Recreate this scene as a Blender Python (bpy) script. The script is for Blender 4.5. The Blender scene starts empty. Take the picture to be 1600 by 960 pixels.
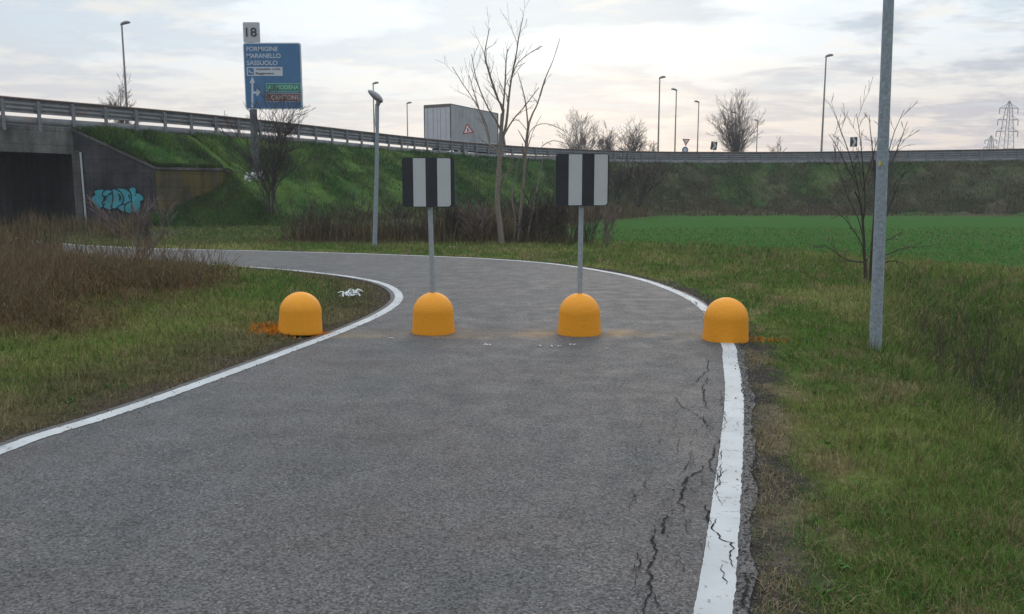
import bpy, math, random
import numpy as np
from mathutils import Vector, Matrix

# ------------------------------------------------------------------ camera, world, sun
SC = bpy.context.scene
COL = SC.collection
F, H, TILT = 1250.0, 1.56, math.atan(168 / 1250)
cam_d = bpy.data.cameras.new("camera"); cam = bpy.data.objects.new("camera", cam_d); COL.objects.link(cam)
cam_d.sensor_width = 36; cam_d.lens = 36 * F / 1600; cam_d.clip_start = .05; cam_d.clip_end = 3000
cam.location = (0, 0, H); cam.rotation_euler = (math.pi / 2 - TILT, 0, 0)
SC.camera = cam
SUN_EL, SUN_AZ = math.radians(9), math.radians(8)      # azimuth clockwise from +Y

def world():
    w = bpy.data.worlds.new("World"); SC.world = w; w.use_nodes = True
    nt = w.node_tree; nt.nodes.clear(); N, L = nt.nodes.new, nt.links.new
    out = N("ShaderNodeOutputWorld"); mix = N("ShaderNodeMixShader"); mix.inputs[0].default_value = .93
    L(mix.outputs[0], out.inputs[0])
    sky = N("ShaderNodeTexSky"); sky.sky_type = 'NISHITA'; sky.sun_disc = False
    sky.sun_elevation = SUN_EL; sky.sun_rotation = SUN_AZ; sky.dust_density = 2
    b0 = N("ShaderNodeBackground"); b0.inputs[1].default_value = .05; L(sky.outputs[0], b0.inputs[0]); L(b0.outputs[0], mix.inputs[1])
    tc = N("ShaderNodeTexCoord"); sep = N("ShaderNodeSeparateXYZ"); L(tc.outputs['Generated'], sep.inputs[0])
    def M(op, a, b=None, c=None, clamp=False):
        m = N("ShaderNodeMath"); m.operation = op; m.use_clamp = clamp
        for i, v in enumerate((a, b, c)):
            if v is None: continue
            if isinstance(v, (int, float)): m.inputs[i].default_value = v
            else: L(v, m.inputs[i])
        return m.outputs[0]
    X, Y, Z = sep.outputs
    zp = M('MAXIMUM', Z, 0.0)
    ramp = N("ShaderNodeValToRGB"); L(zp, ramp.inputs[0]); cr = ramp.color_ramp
    stops = [(0, (.89, .68, .57)), (.05, (.91, .76, .66)), (.10, (.91, .85, .79)), (.17, (.90, .97, 1.03)), (.26, (.92, 1.03, 1.12)), (.42, (1.7, 1.82, 1.95)), (1, (2.15, 2.28, 2.42))]  # upper stops, above the view, brightened to throw more light on the scene
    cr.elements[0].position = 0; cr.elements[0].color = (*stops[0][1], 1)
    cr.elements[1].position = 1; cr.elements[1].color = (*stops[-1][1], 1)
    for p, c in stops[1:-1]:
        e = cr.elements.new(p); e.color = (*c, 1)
    # cloud layer: direction projected on a flat ceiling
    den = M('ADD', zp, .10)
    cx = M('DIVIDE', X, den); cy = M('DIVIDE', Y, den)
    cmb = N("ShaderNodeCombineXYZ"); L(cx, cmb.inputs[0]); L(cy, cmb.inputs[1])
    def noise(scale, det, rough, off, stretch=(1, 1)):
        mp = N("ShaderNodeMapping"); mp.inputs['Location'].default_value = (off, off * .7, off); mp.inputs['Scale'].default_value = (stretch[0], stretch[1], 1)
        L(cmb.outputs[0], mp.inputs[0])
        n = N("ShaderNodeTexNoise"); n.inputs['Scale'].default_value = scale; n.inputs['Detail'].default_value = det; n.inputs['Roughness'].default_value = rough
        n.inputs['Distortion'].default_value = .25
        L(mp.outputs[0], n.inputs[0]); return n.outputs['Fac']
    n1 = noise(1.15, 8, .58, 3.1, (1, 1.3)); n2 = noise(2.6, 8, .62, 11.7, (1, 1.5))
    def mr(v, a, b, c, d):
        m = N("ShaderNodeMapRange"); m.inputs[1].default_value = a; m.inputs[2].default_value = b; m.inputs[3].default_value = c; m.inputs[4].default_value = d
        L(v, m.inputs[0]); return m.outputs[0]
    dark = mr(n1, .45, .54, 0, 1)
    # more grey cover to the right and up, thinner in the bright middle
    side = mr(X, -.1, .45, .55, 1.0)
    dk = M('MULTIPLY', M('MULTIPLY', dark, side), .80)
    def mixc(f, a, b, bt='MIX'):
        m = N("ShaderNodeMix"); m.data_type = 'RGBA'; m.blend_type = bt
        if isinstance(f, float): m.inputs[0].default_value = f
        else: L(f, m.inputs[0])
        for s, v in ((6, a), (7, b)):
            if isinstance(v, tuple): m.inputs[s].default_value = (*v, 1)
            else: L(v, m.inputs[s])
        return m.outputs[2]
    greyc = N("ShaderNodeValToRGB"); L(zp, greyc.inputs[0]); g = greyc.color_ramp
    g.elements[0].color = (.60, .50, .52, 1); g.elements[1].position = .2; g.elements[1].color = (.42, .53, .66, 1)
    dk = M('MULTIPLY', dk, mr(Z, .28, .45, 1, .15))
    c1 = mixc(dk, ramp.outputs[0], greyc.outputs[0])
    lit = M('MULTIPLY', mr(n2, .50, .68, 0, 1), M('MULTIPLY', mr(Z, .28, .45, 1, 0), .62))
    c2 = mixc(lit, c1, (1.0, .95, .86))
    cyan = M('MULTIPLY', mr(n2, .34, .46, 1, 0), M('MULTIPLY', mr(Z, .28, .45, 1, 0), .4))
    c2 = mixc(cyan, c2, (.72, .86, .93))
    # glow round the veiled sun and dimmer half behind the viewer
    gd = Vector((-.02, 1, .15)).normalized()
    dot = M('ADD', M('ADD', M('MULTIPLY', X, gd.x), M('MULTIPLY', Y, gd.y)), M('MULTIPLY', Z, gd.z))
    glow = M('MULTIPLY', M('POWER', M('MAXIMUM', dot, 0.0), 16.0), .18)
    c3 = mixc(glow, c2, (1.8, 1.78, 1.65))
    back = mr(Y, -.9, .75, .72, 1.0)
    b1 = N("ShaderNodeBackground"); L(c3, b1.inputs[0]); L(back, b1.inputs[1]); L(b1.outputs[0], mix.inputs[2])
world()
sd = bpy.data.lights.new("sun", 'SUN'); sd.energy = .5; sd.angle = math.radians(20); sd.color = (1, .86, .72)
so = bpy.data.objects.new("sun", sd); COL.objects.link(so)
so.rotation_euler = (math.pi / 2 - SUN_EL - .12, 0, math.pi - SUN_AZ)
vs = SC.view_settings; vs.view_transform = 'Standard'; vs.look = 'None'; vs.exposure = 0.0; vs.gamma = 1; vs.use_curve_mapping = False

# ------------------------------------------------------------------ geometry helpers
def ray(px, py):
    u = (px - 800) / F; v = (480 - py) / F
    return np.array([u, math.cos(TILT) + v * math.sin(TILT), -math.sin(TILT) + v * math.cos(TILT)])
def P(px, py, Y):
    d = ray(px, py); k = Y / d[1]; return Vector((d[0] * k, Y, H + d[2] * k))
def G(px, py, z=0.0):
    d = ray(px, py); k = (z - H) / d[2]; return Vector((d[0] * k, d[1] * k, z))
def hit(px, py, p0, n):
    d = Vector(ray(px, py)); o = Vector((0, 0, H)); return o + d * ((Vector(p0) - o).dot(n) / d.dot(n))
def ZAT(py, Y): return P(800, py, Y).z

def tag(o, label=None, cat=None, group=None, kind=None):
    if label: o['label'] = label
    if cat: o['category'] = cat
    if group: o['group'] = group
    if kind: o['kind'] = kind
    return o
def empty(name, loc, label, cat, group=None, rz=0):
    o = bpy.data.objects.new(name, None); o.location = loc; o.rotation_euler = (0, 0, rz); COL.objects.link(o)
    return tag(o, label, cat, group)
def link(name, me, mat, parent=None, world_coords=True):
    o = bpy.data.objects.new(name, me); COL.objects.link(o)
    if mat is not None and not me.materials: me.materials.append(mat)
    if parent is not None:
        o.parent = parent
        if world_coords:          # mesh was written in world space
            p = parent; m = Matrix()
            chain = []
            while p is not None: chain.append(p); p = p.parent
            for q in reversed(chain): m = m @ Matrix.LocRotScale(q.location, q.rotation_euler, q.scale) if q.matrix_parent_inverse == Matrix() else m @ q.matrix_parent_inverse @ Matrix.LocRotScale(q.location, q.rotation_euler, q.scale)
            o.matrix_parent_inverse = m.inverted()
    return o
def np_mesh(name, V, Fc, col=None, smooth=False):
    """V (n,3), Fc (m,3|4) int"""
    V = np.asarray(V, dtype=np.float32); Fc = np.asarray(Fc, dtype=np.int32)
    me = bpy.data.meshes.new(name); me.vertices.add(len(V)); me.vertices.foreach_set('co', V.ravel())
    k = Fc.shape[1]; me.loops.add(Fc.size); me.loops.foreach_set('vertex_index', Fc.ravel())
    me.polygons.add(len(Fc)); me.polygons.foreach_set('loop_start', np.arange(0, Fc.size, k, dtype=np.int32))
    me.polygons.foreach_set('loop_total', np.full(len(Fc), k, dtype=np.int32))
    if smooth: me.polygons.foreach_set('use_smooth', np.ones(len(Fc), dtype=bool))
    me.update(calc_edges=True)
    if col is not None:
        a = me.color_attributes.new('col', 'FLOAT_COLOR', 'POINT')
        c = np.ones((len(V), 4), dtype=np.float32); c[:, :3] = col; a.data.foreach_set('color', c.ravel())
    return me
class MB:
    """collects shapes into one mesh"""
    def __init__(s): s.v = []; s.f = []; s.sm = []
    def add(s, vs_, fs, smooth=False):
        o = len(s.v); s.v += [tuple(v) for v in vs_]; s.f += [tuple(i + o for i in f) for f in fs]; s.sm += [smooth] * len(fs)
    def box(s, c, size, rz=0, M=None):
        x, y, z = [q / 2 for q in size]; R = M or Matrix.Rotation(rz, 3, 'Z'); c = Vector(c)
        vs_ = [c + R @ Vector((a * x, b * y, d * z)) for a in (-1, 1) for b in (-1, 1) for d in (-1, 1)]
        s.add(vs_, [(0, 1, 3, 2), (4, 6, 7, 5), (0, 4, 5, 1), (2, 3, 7, 6), (0, 2, 6, 4), (1, 5, 7, 3)])
    def tube(s, pts, rad, n=8, cap=True):
        pts = [Vector(p) for p in pts]
        if isinstance(rad, (int, float)): rad = [rad] * len(pts)
        o = []; ref = None
        for i, p in enumerate(pts):
            t = (pts[min(i + 1, len(pts) - 1)] - pts[max(i - 1, 0)]).normalized()
            if ref is None: ref = Vector((1, 0, 0)) if abs(t.x) < .8 else Vector((0, 1, 0))
            a = (ref - t * ref.dot(t)).normalized(); ref = a; b = t.cross(a)
            o += [p + (a * math.cos(2 * math.pi * k / n) + b * math.sin(2 * math.pi * k / n)) * rad[i] for k in range(n)]
        fs = [(i * n + k, i * n + (k + 1) % n, (i + 1) * n + (k + 1) % n, (i + 1) * n + k) for i in range(len(pts) - 1) for k in range(n)]
        s.add(o, fs, True)
        if cap:
            s.add(o[:n], [tuple(reversed(range(n)))]); s.add(o[-n:], [tuple(range(n))])
    def lathe(s, prof, c=(0, 0, 0), n=40):
        c = Vector(c); o = []
        for r, z in prof: o += [c + Vector((r * math.cos(2 * math.pi * k / n), r * math.sin(2 * math.pi * k / n), z)) for k in range(n)]
        s.add(o, [(i * n + k, i * n + (k + 1) % n, (i + 1) * n + (k + 1) % n, (i + 1) * n + k) for i in range(len(prof) - 1) for k in range(n)], True)
    def prism(s, poly, d, thick):
        """poly: 3D points in a plane, extruded by vector d*thick"""
        n = len(poly); d = Vector(d) * thick; a = [Vector(p) for p in poly]; b = [p + d for p in a]
        s.add(a + b, [tuple(range(n)), tuple(reversed(range(n, 2 * n)))] + [(i, i + n, (i + 1) % n + n, (i + 1) % n) for i in range(n)])
    def build(s, name, mat, parent=None, world_coords=True):
        me = bpy.data.meshes.new(name); me.from_pydata(s.v, [], s.f)
        me.polygons.foreach_set('use_smooth', s.sm); me.update()
        import bmesh
        bm = bmesh.new(); bm.from_mesh(me); bmesh.ops.recalc_face_normals(bm, faces=bm.faces); bm.to_mesh(me); bm.free()
        return link(name, me, mat, parent, world_coords)

def catmull(pts, step=.25, closed=False):
    pts = [np.array(p, float) for p in pts]; out = []
    n = len(pts); rng = range(n) if closed else range(n - 1)
    for i in rng:
        if closed: p0, p1, p2, p3 = pts[i - 1], pts[i], pts[(i + 1) % n], pts[(i + 2) % n]
        else: p0, p1, p2, p3 = pts[max(i - 1, 0)], pts[i], pts[i + 1], pts[min(i + 2, n - 1)]
        k = max(2, int(np.linalg.norm(p2 - p1) / step))
        for j in range(k):
            t = j / k
            out.append(.5 * ((2 * p1) + (-p0 + p2) * t + (2 * p0 - 5 * p1 + 4 * p2 - p3) * t * t + (-p0 + 3 * p1 - 3 * p2 + p3) * t ** 3))
    if not closed: out.append(pts[-1])
    return np.array(out)
def normals2(pl):
    t = np.gradient(pl, axis=0); t /= np.linalg.norm(t, axis=1)[:, None] + 1e-9
    return np.stack([t[:, 1], -t[:, 0]], 1)          # to the right of travel
def resample(pl, step):
    d = np.r_[0, np.cumsum(np.linalg.norm(np.diff(pl, axis=0), axis=1))]; n = max(2, int(round(d[-1] / step)) + 1)
    s = np.linspace(0, d[-1], n); return np.stack([np.interp(s, d, pl[:, i]) for i in range(pl.shape[1])], 1)
def dist_pl(x, y, pl):
    """unsigned distance of many points to a polyline"""
    P_ = np.stack([x, y], 1); best = np.full(len(x), 1e9)
    pl = resample(pl, 1.0) if len(pl) > 60 else pl
    for a, b in zip(pl[:-1], pl[1:]):
        ab = b - a; t = np.clip(((P_ - a) @ ab) / (ab @ ab + 1e-12), 0, 1)
        best = np.minimum(best, np.hypot(*(P_ - a - t[:, None] * ab).T))
    return best
def inside(x, y, poly):
    c = np.zeros(len(x), bool); n = len(poly)
    for i in range(n):
        x1, y1 = poly[i]; x2, y2 = poly[(i + 1) % n]
        if y1 == y2: continue
        m = ((y1 > y) != (y2 > y)) & (x < (x2 - x1) * (y - y1) / (y2 - y1) + x1); c ^= m
    return c
def vnoise(x, y, seed=0, oct=1):
    tot = 0; amp = 1; nrm = 0
    for o in range(oct):
        r = np.random.RandomState(seed + o * 17).rand(256, 256)
        xi = np.floor(x).astype(int); yi = np.floor(y).astype(int); fx = x - xi; fy = y - yi
        fx = fx * fx * (3 - 2 * fx); fy = fy * fy * (3 - 2 * fy); xi &= 255; yi &= 255; x1 = (xi + 1) & 255; y1 = (yi + 1) & 255
        v = (r[xi, yi] * (1 - fx) + r[x1, yi] * fx) * (1 - fy) + (r[xi, y1] * (1 - fx) + r[x1, y1] * fx) * fy
        tot = tot + v * amp; nrm += amp; amp *= .5; x = x * 2.03 + 7; y = y * 2.03 + 3
    return tot / nrm
def sst(a, b, v):
    t = np.clip((v - a) / (b - a), 0, 1); return t * t * (3 - 2 * t)

# ------------------------------------------------------------------ materials
def nodes(name):
    m = bpy.data.materials.new(name); m.use_nodes = True; nt = m.node_tree
    return m, nt, nt.nodes['Principled BSDF'], nt.nodes.new, nt.links.new
def pmat(name, col, rough=.7, metal=0, var=.12, scale=6, bump=0, spec=.3, stain=None, coord='Object'):
    m, nt, b, N, L = nodes(name)
    b.inputs['Roughness'].default_value = rough; b.inputs['Metallic'].default_value = metal; b.inputs['Specular IOR Level'].default_value = spec
    tc = N("ShaderNodeTexCoord")
    n = N("ShaderNodeTexNoise"); n.inputs['Scale'].default_value = scale; n.inputs['Detail'].default_value = 8; n.inputs['Roughness'].default_value = .6
    L(tc.outputs[coord], n.inputs[0])
    r = N("ShaderNodeMapRange"); r.inputs[1].default_value = .3; r.inputs[2].default_value = .7; r.inputs[3].default_value = 1 - var; r.inputs[4].default_value = 1 + var
    L(n.outputs['Fac'], r.inputs[0])
    mx = N("ShaderNodeMix"); mx.data_type = 'RGBA'; mx.blend_type = 'MULTIPLY'; mx.inputs[0].default_value = 1; mx.inputs[6].default_value = (*col, 1)
    L(r.outputs[0], mx.inputs[7]); out = mx.outputs[2]
    if stain:
        n2 = N("ShaderNodeTexNoise"); n2.inputs['Scale'].default_value = stain[1]; n2.inputs['Detail'].default_value = 6; L(tc.outputs[coord], n2.inputs[0])
        r2 = N("ShaderNodeMapRange"); r2.inputs[1].default_value = stain[2]; r2.inputs[2].default_value = stain[2] + .12; L(n2.outputs['Fac'], r2.inputs[0])
        m2 = N("ShaderNodeMix"); m2.data_type = 'RGBA'; L(r2.outputs[0], m2.inputs[0]); L(out, m2.inputs[6]); m2.inputs[7].default_value = (*stain[0], 1); out = m2.outputs[2]
    L(out, b.inputs['Base Color'])
    if bump:
        bp = N("ShaderNodeBump"); bp.inputs['Strength'].default_value = bump; bp.inputs['Distance'].default_value = .02; L(n.outputs['Fac'], bp.inputs['Height']); L(bp.outputs[0], b.inputs['Normal'])
    return m
def vmat(name, rough=.95, scale=25, var=.45, bump=.0, fine=160):
    m, nt, b, N, L = nodes(name); b.inputs['Roughness'].default_value = 1.0; b.inputs['Specular IOR Level'].default_value = .0
    a = N("ShaderNodeVertexColor"); a.layer_name = 'col'
    out = a.outputs[0]
    if var:
        tc = N("ShaderNodeTexCoord")
        for sc_, vv in ((scale, var), (fine, var * .8)):
            n = N("ShaderNodeTexNoise"); n.inputs['Scale'].default_value = sc_; n.inputs['Detail'].default_value = 6; n.inputs['Roughness'].default_value = .65; L(tc.outputs['Object'], n.inputs[0])
            r = N("ShaderNodeMapRange"); r.inputs[1].default_value = .3; r.inputs[2].default_value = .7; r.inputs[3].default_value = 1 - vv; r.inputs[4].default_value = 1 + vv; L(n.outputs['Fac'], r.inputs[0])
            mx = N("ShaderNodeMix"); mx.data_type = 'RGBA'; mx.blend_type = 'MULTIPLY'; mx.inputs[0].default_value = 1; L(out, mx.inputs[6]); L(r.outputs[0], mx.inputs[7]); out = mx.outputs[2]
        if bump:
            bp = N("ShaderNodeBump"); bp.inputs['Strength'].default_value = bump; bp.inputs['Distance'].default_value = .04; L(n.outputs['Fac'], bp.inputs['Height']); L(bp.outputs[0], b.inputs['Normal'])
    L(out, b.inputs['Base Color']); return m
def asphalt():
    m, nt, b, N, L = nodes("asphalt"); b.inputs['Specular IOR Level'].default_value = .2
    tc = N("ShaderNodeTexCoord"); O = tc.outputs['Object']
    def noise(s, d=4, r=.6, vec=None, stretch=None):
        n = N("ShaderNodeTexNoise"); n.inputs['Scale'].default_value = s; n.inputs['Detail'].default_value = d; n.inputs['Roughness'].default_value = r
        if stretch:
            mp = N("ShaderNodeMapping"); mp.inputs['Scale'].default_value = stretch; L(O, mp.inputs[0]); L(mp.outputs[0], n.inputs[0])
        else: L(O, n.inputs[0])
        return n.outputs['Fac']
    def mr(v, a, b_, c, d):
        r = N("ShaderNodeMapRange"); r.inputs[1].default_value = a; r.inputs[2].default_value = b_; r.inputs[3].default_value = c; r.inputs[4].default_value = d; L(v, r.inputs[0]); return r.outputs[0]
    def mul(a, b_):
        x = N("ShaderNodeMath"); x.operation = 'MULTIPLY'
        for i, v in enumerate((a, b_)):
            if isinstance(v, float): x.inputs[i].default_value = v
            else: L(v, x.inputs[i])
        return x.outputs[0]
    vor = N("ShaderNodeTexVoronoi"); vor.inputs['Scale'].default_value = 105; L(O, vor.inputs[0])
    sepc = N("ShaderNodeSeparateColor"); L(vor.outputs['Color'], sepc.inputs[0])
    grain = mr(sepc.outputs[0], 0, 1, .38, 1.72)
    bright = mr(sepc.outputs[1], .93, 1.0, 1.0, 1.55)
    f2 = mr(noise(62, 6, .8), .3, .7, .68, 1.32)
    patch = mr(noise(.9, 6, .6), .3, .7, .88, 1.12)
    lane = mr(noise(1.3, 3, .5, stretch=(1.0, .22, 1)), .35, .65, .94, 1.06)
    spot = mr(noise(2.3, 3, .5), .64, .72, 1.0, .78)
    v = mul(mul(mul(mul(mul(grain, bright), f2), patch), lane), spot)
    mx = N("ShaderNodeMix"); mx.data_type = 'RGBA'; mx.blend_type = 'MULTIPLY'; mx.inputs[0].default_value = 1
    hue = N("ShaderNodeMix"); hue.data_type = 'RGBA'; hue.inputs[6].default_value = (.066, .062, .062, 1); hue.inputs[7].default_value = (.061, .062, .063, 1)
    L(mr(noise(.6, 4), .4, .6, 0, 1), hue.inputs[0])
    L(hue.outputs[2], mx.inputs[6]); L(v, mx.inputs[7])
    # faint yellow overspray along the row of bollards
    sep = N("ShaderNodeSeparateXYZ"); L(O, sep.inputs[0])
    def mth(op, *a, clamp=False):
        x = N("ShaderNodeMath"); x.operation = op; x.use_clamp = clamp
        for i, v_ in enumerate(a):
            if isinstance(v_, (int, float)): x.inputs[i].default_value = v_
            else: L(v_, x.inputs[i])
        return x.outputs[0]
    yy = mth('ABSOLUTE', mth('SUBTRACT', sep.outputs[1], 9.28)); my = mr(yy, .05, .42, 1, 0)
    mxx = mul(mr(sep.outputs[0], -2.4, -1.9, 0, 1), mr(sep.outputs[0], 2.0, 2.5, 1, 0))
    bl = mr(noise(1.9, 4, .6, stretch=(1, .8, 1)), .46, .66, .10, .62)
    st = mul(mul(my, mxx), bl)
    m2 = N("ShaderNodeMix"); m2.data_type = 'RGBA'; L(st, m2.inputs[0]); L(mx.outputs[2], m2.inputs[6]); m2.inputs[7].default_value = (.24, .145, .05, 1)
    # narrow pale scrape of old paint in front of the row
    y2 = mr(mth('ABSOLUTE', mth('SUBTRACT', sep.outputs[1], 9.02)), .0, .035, 1, 0)
    sc2 = mul(mul(y2, mxx), mr(noise(5.0, 5, .7), .5, .62, 0, .5))
    m3 = N("ShaderNodeMix"); m3.data_type = 'RGBA'; L(sc2, m3.inputs[0]); L(m2.outputs[2], m3.inputs[6]); m3.inputs[7].default_value = (.26, .21, .15, 1)
    L(m3.outputs[2], b.inputs['Base Color'])
    L(mr(noise(3.0, 4), .3, .7, .62, .85), b.inputs['Roughness'])
    bp = N("ShaderNodeBump"); bp.inputs['Strength'].default_value = .5; bp.inputs['Distance'].default_value = .004; L(vor.outputs['Distance'], bp.inputs['Height']); L(bp.outputs[0], b.inputs['Normal'])
    return m
def paintline():
    m, nt, b, N, L = nodes("road_paint"); b.inputs['Roughness'].default_value = .7
    tc = N("ShaderNodeTexCoord"); O = tc.outputs['Object']
    n = N("ShaderNodeTexNoise"); n.inputs['Scale'].default_value = 16; n.inputs['Detail'].default_value = 9; n.inputs['Roughness'].default_value = .72; L(O, n.inputs[0])
    n2 = N("ShaderNodeTexNoise"); n2.inputs['Scale'].default_value = 2.2; n2.inputs['Detail'].default_value = 5; L(O, n2.inputs[0])
    r = N("ShaderNodeMapRange"); r.inputs[1].default_value = .575; r.inputs[2].default_value = .64; L(n.outputs['Fac'], r.inputs[0])
    r2 = N("ShaderNodeMapRange"); r2.inputs[1].default_value = .3; r2.inputs[2].default_value = .7; r2.inputs[3].default_value = .78; r2.inputs[4].default_value = 1.1; L(n2.outputs['Fac'], r2.inputs[0])
    a = N("ShaderNodeMix"); a.data_type = 'RGBA'; a.blend_type = 'MULTIPLY'; a.inputs[0].default_value = 1; a.inputs[6].default_value = (.345, .365, .375, 1); L(r2.outputs[0], a.inputs[7])
    c = N("ShaderNodeMix"); c.data_type = 'RGBA'; L(r.outputs[0], c.inputs[0]); L(a.outputs[2], c.inputs[6]); c.inputs[7].default_value = (.13, .13, .13, 1)
    L(c.outputs[2], b.inputs['Base Color']); return m
def concrete(name, col, streak=True, moss=None):
    m, nt, b, N, L = nodes(name); b.inputs['Roughness'].default_value = .9; b.inputs['Specular IOR Level'].default_value = .15
    tc = N("ShaderNodeTexCoord"); O = tc.outputs['Object']
    def ns(s, st, d=7):
        mp = N("ShaderNodeMapping"); mp.inputs['Scale'].default_value = st; L(O, mp.inputs[0])
        n = N("ShaderNodeTexNoise"); n.inputs['Scale'].default_value = s; n.inputs['Detail'].default_value = d; n.inputs['Roughness'].default_value = .65; L(mp.outputs[0], n.inputs[0]); return n.outputs['Fac']
    out = None
    base = (*col, 1)
    for s, st, lo in ((1.6, (1, 1, .12), .55), (.9, (1, 1, 1), .6), (9, (1, 1, 1), .8)):
        r = N("ShaderNodeMapRange"); r.inputs[1].default_value = .32; r.inputs[2].default_value = .68; r.inputs[3].default_value = lo; r.inputs[4].default_value = 2 - lo; L(ns(s, st), r.inputs[0])
        mx = N("ShaderNodeMix"); mx.data_type = 'RGBA'; mx.blend_type = 'MULTIPLY'; mx.inputs[0].default_value = 1
        if out is None: mx.inputs[6].default_value = base
        else: L(out, mx.inputs[6])
        L(r.outputs[0], mx.inputs[7]); out = mx.outputs[2]
    if moss:
        r = N("ShaderNodeMapRange"); r.inputs[1].default_value = .42; r.inputs[2].default_value = .6; L(ns(1.1, (1, 1, .18)), r.inputs[0])
        mx = N("ShaderNodeMix"); mx.data_type = 'RGBA'; L(r.outputs[0], mx.inputs[0]); L(out, mx.inputs[6]); mx.inputs[7].default_value = (*moss, 1); out = mx.outputs[2]
    w = N("ShaderNodeTexWave"); w.bands_direction = 'Z'; w.inputs['Scale'].default_value = .42; L(O, w.inputs[0])
    rw = N("ShaderNodeMapRange"); rw.inputs[1].default_value = 0; rw.inputs[2].default_value = .02; rw.inputs[3].default_value = .7; rw.inputs[4].default_value = 1; L(w.outputs['Fac'], rw.inputs[0])
    mx = N("ShaderNodeMix"); mx.data_type = 'RGBA'; mx.blend_type = 'MULTIPLY'; mx.inputs[0].default_value = 1; L(out, mx.inputs[6]); L(rw.outputs[0], mx.inputs[7])
    L(mx.outputs[2], b.inputs['Base Color']); return m

M_ASPH = asphalt(); M_LINE = paintline()
M_GROUND = vmat("soil_and_turf", scale=14, var=.4, bump=.6, fine=90)
M_SLOPE = vmat("slope_turf", scale=1.2, var=.35, bump=.4, fine=9)
M_BLADE = vmat("grass_blades", var=0); M_STEM = vmat("dry_stems", var=0); M_STALK = None
M_CRACK = pmat("crack_shadow", (.018, .018, .019), .95, var=.3, spec=.05)
M_YEL = pmat("yellow_paint", (.62, .25, .010), .6, var=.06, scale=30, bump=.3, spec=.3, stain=((.50, .20, .012), 3.0, .68))
M_GALV = pmat("galvanised_steel", (.26, .29, .32), .55, .35, var=.18, scale=22, spec=.4)
M_POLE = pmat("weathered_pole", (.20, .235, .27), .7, .1, var=.3, scale=30, stain=((.28, .31, .34), 12, .6))
M_RAIL = pmat("barrier_steel", (.145, .152, .165), .7, .05, var=.25, scale=1.6, stain=((.17, .13, .11), 1.1, .6))
M_RUST = pmat("rusted_rail", (.13, .10, .09), .85, 0, var=.3, scale=2)
M_BLACK = pmat("black_sheeting", (.022, .025, .03), .5, var=.2, scale=5, spec=.3)
M_WHITE = pmat("white_sheeting", (.37, .395, .41), .45, var=.05, scale=5, spec=.35)
M_CONC = concrete("weathered_concrete", (.085, .085, .082))
M_CONCD = concrete("shaded_concrete", (.042, .041, .043))  # shade put into the base colour of wing wall, slab and abutments
M_CONCM = concrete("mossy_concrete", (.060, .056, .044), moss=(.105, .082, .022))
M_BARK = pmat("pale_bark", (.17, .145, .125), .95, var=.35, scale=18, bump=.4, spec=.1)
M_BARKD = pmat("dark_bark", (.055, .045, .042), .95, var=.3, scale=12, spec=.1)
M_BARKF = pmat("reddish_bark", (.14, .11, .10), .95, var=.3, scale=3, spec=.1)
M_BLUE = pmat("blue_sheeting", (.045, .13, .26), .5, var=.08, scale=2)
M_SWHT = pmat("sign_white", (.42, .46, .52), .5, var=.05)
M_GREY = pmat("grey_sheeting", (.36, .385, .41), .5, var=.06)
M_GREEN = pmat("green_sheeting", (.03, .17, .12), .5, var=.08)
M_GLET = pmat("green_lettering", (.22, .42, .36), .5, var=.05)
M_BROWN = pmat("brown_sheeting", (.12, .07, .07), .5, var=.08)
M_BLET = pmat("brown_lettering", (.38, .32, .33), .5, var=.05)
M_INK = pmat("ink", (.03, .035, .05), .6, var=.05)
M_RED = pmat("red_sheeting", (.35, .03, .045), .5, var=.1)
M_TEAL = pmat("teal_spray_paint", (.045, .26, .31), .7, var=.3, scale=1.6, stain=((.04, .19, .31), .8, .5))
M_PAINTD = pmat("dark_spray_paint", (.012, .022, .035), .8, var=.2)
M_TARP = pmat("truck_tarpaulin", (.25, .265, .28), .6, var=.10, scale=.8, stain=((.20, .205, .215), .5, .55))
M_DOOR = pmat("truck_door", (.42, .43, .46), .5, var=.08, scale=1.2)
M_TRIM = pmat("truck_trim", (.12, .10, .10), .6, var=.15)
M_TYRE = pmat("tyre_rubber", (.02, .02, .02), .9, var=.2)
M_LAMPR = pmat("red_lamp_lens", (.45, .08, .04), .35, var=.1)
M_GLASS = pmat("dark_glass", (.03, .04, .05), .15, var=.05, spec=.6)
M_CABW = pmat("cab_paint", (.45, .47, .52), .4, var=.06)
M_STALK = pmat('dry_stalk', (.125, .092, .058), .95, var=.35, scale=6, spec=.1)
M_LITTER = pmat("white_plastic", (.62, .66, .68), .5, var=.15)
M_SIGNP = pmat('sign_post_steel', (.10, .105, .12), .7, .1, var=.2, scale=3)
M_LAMPH = pmat("lamp_housing", (.20, .20, .22), .6, var=.15, scale=8)
M_FARPOLE = pmat("far_lamp_pole", (.22, .20, .20), .7, .1, var=.1)
M_LATT = pmat("lattice_steel", (.20, .205, .23), .7, .1, var=.1)

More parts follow.
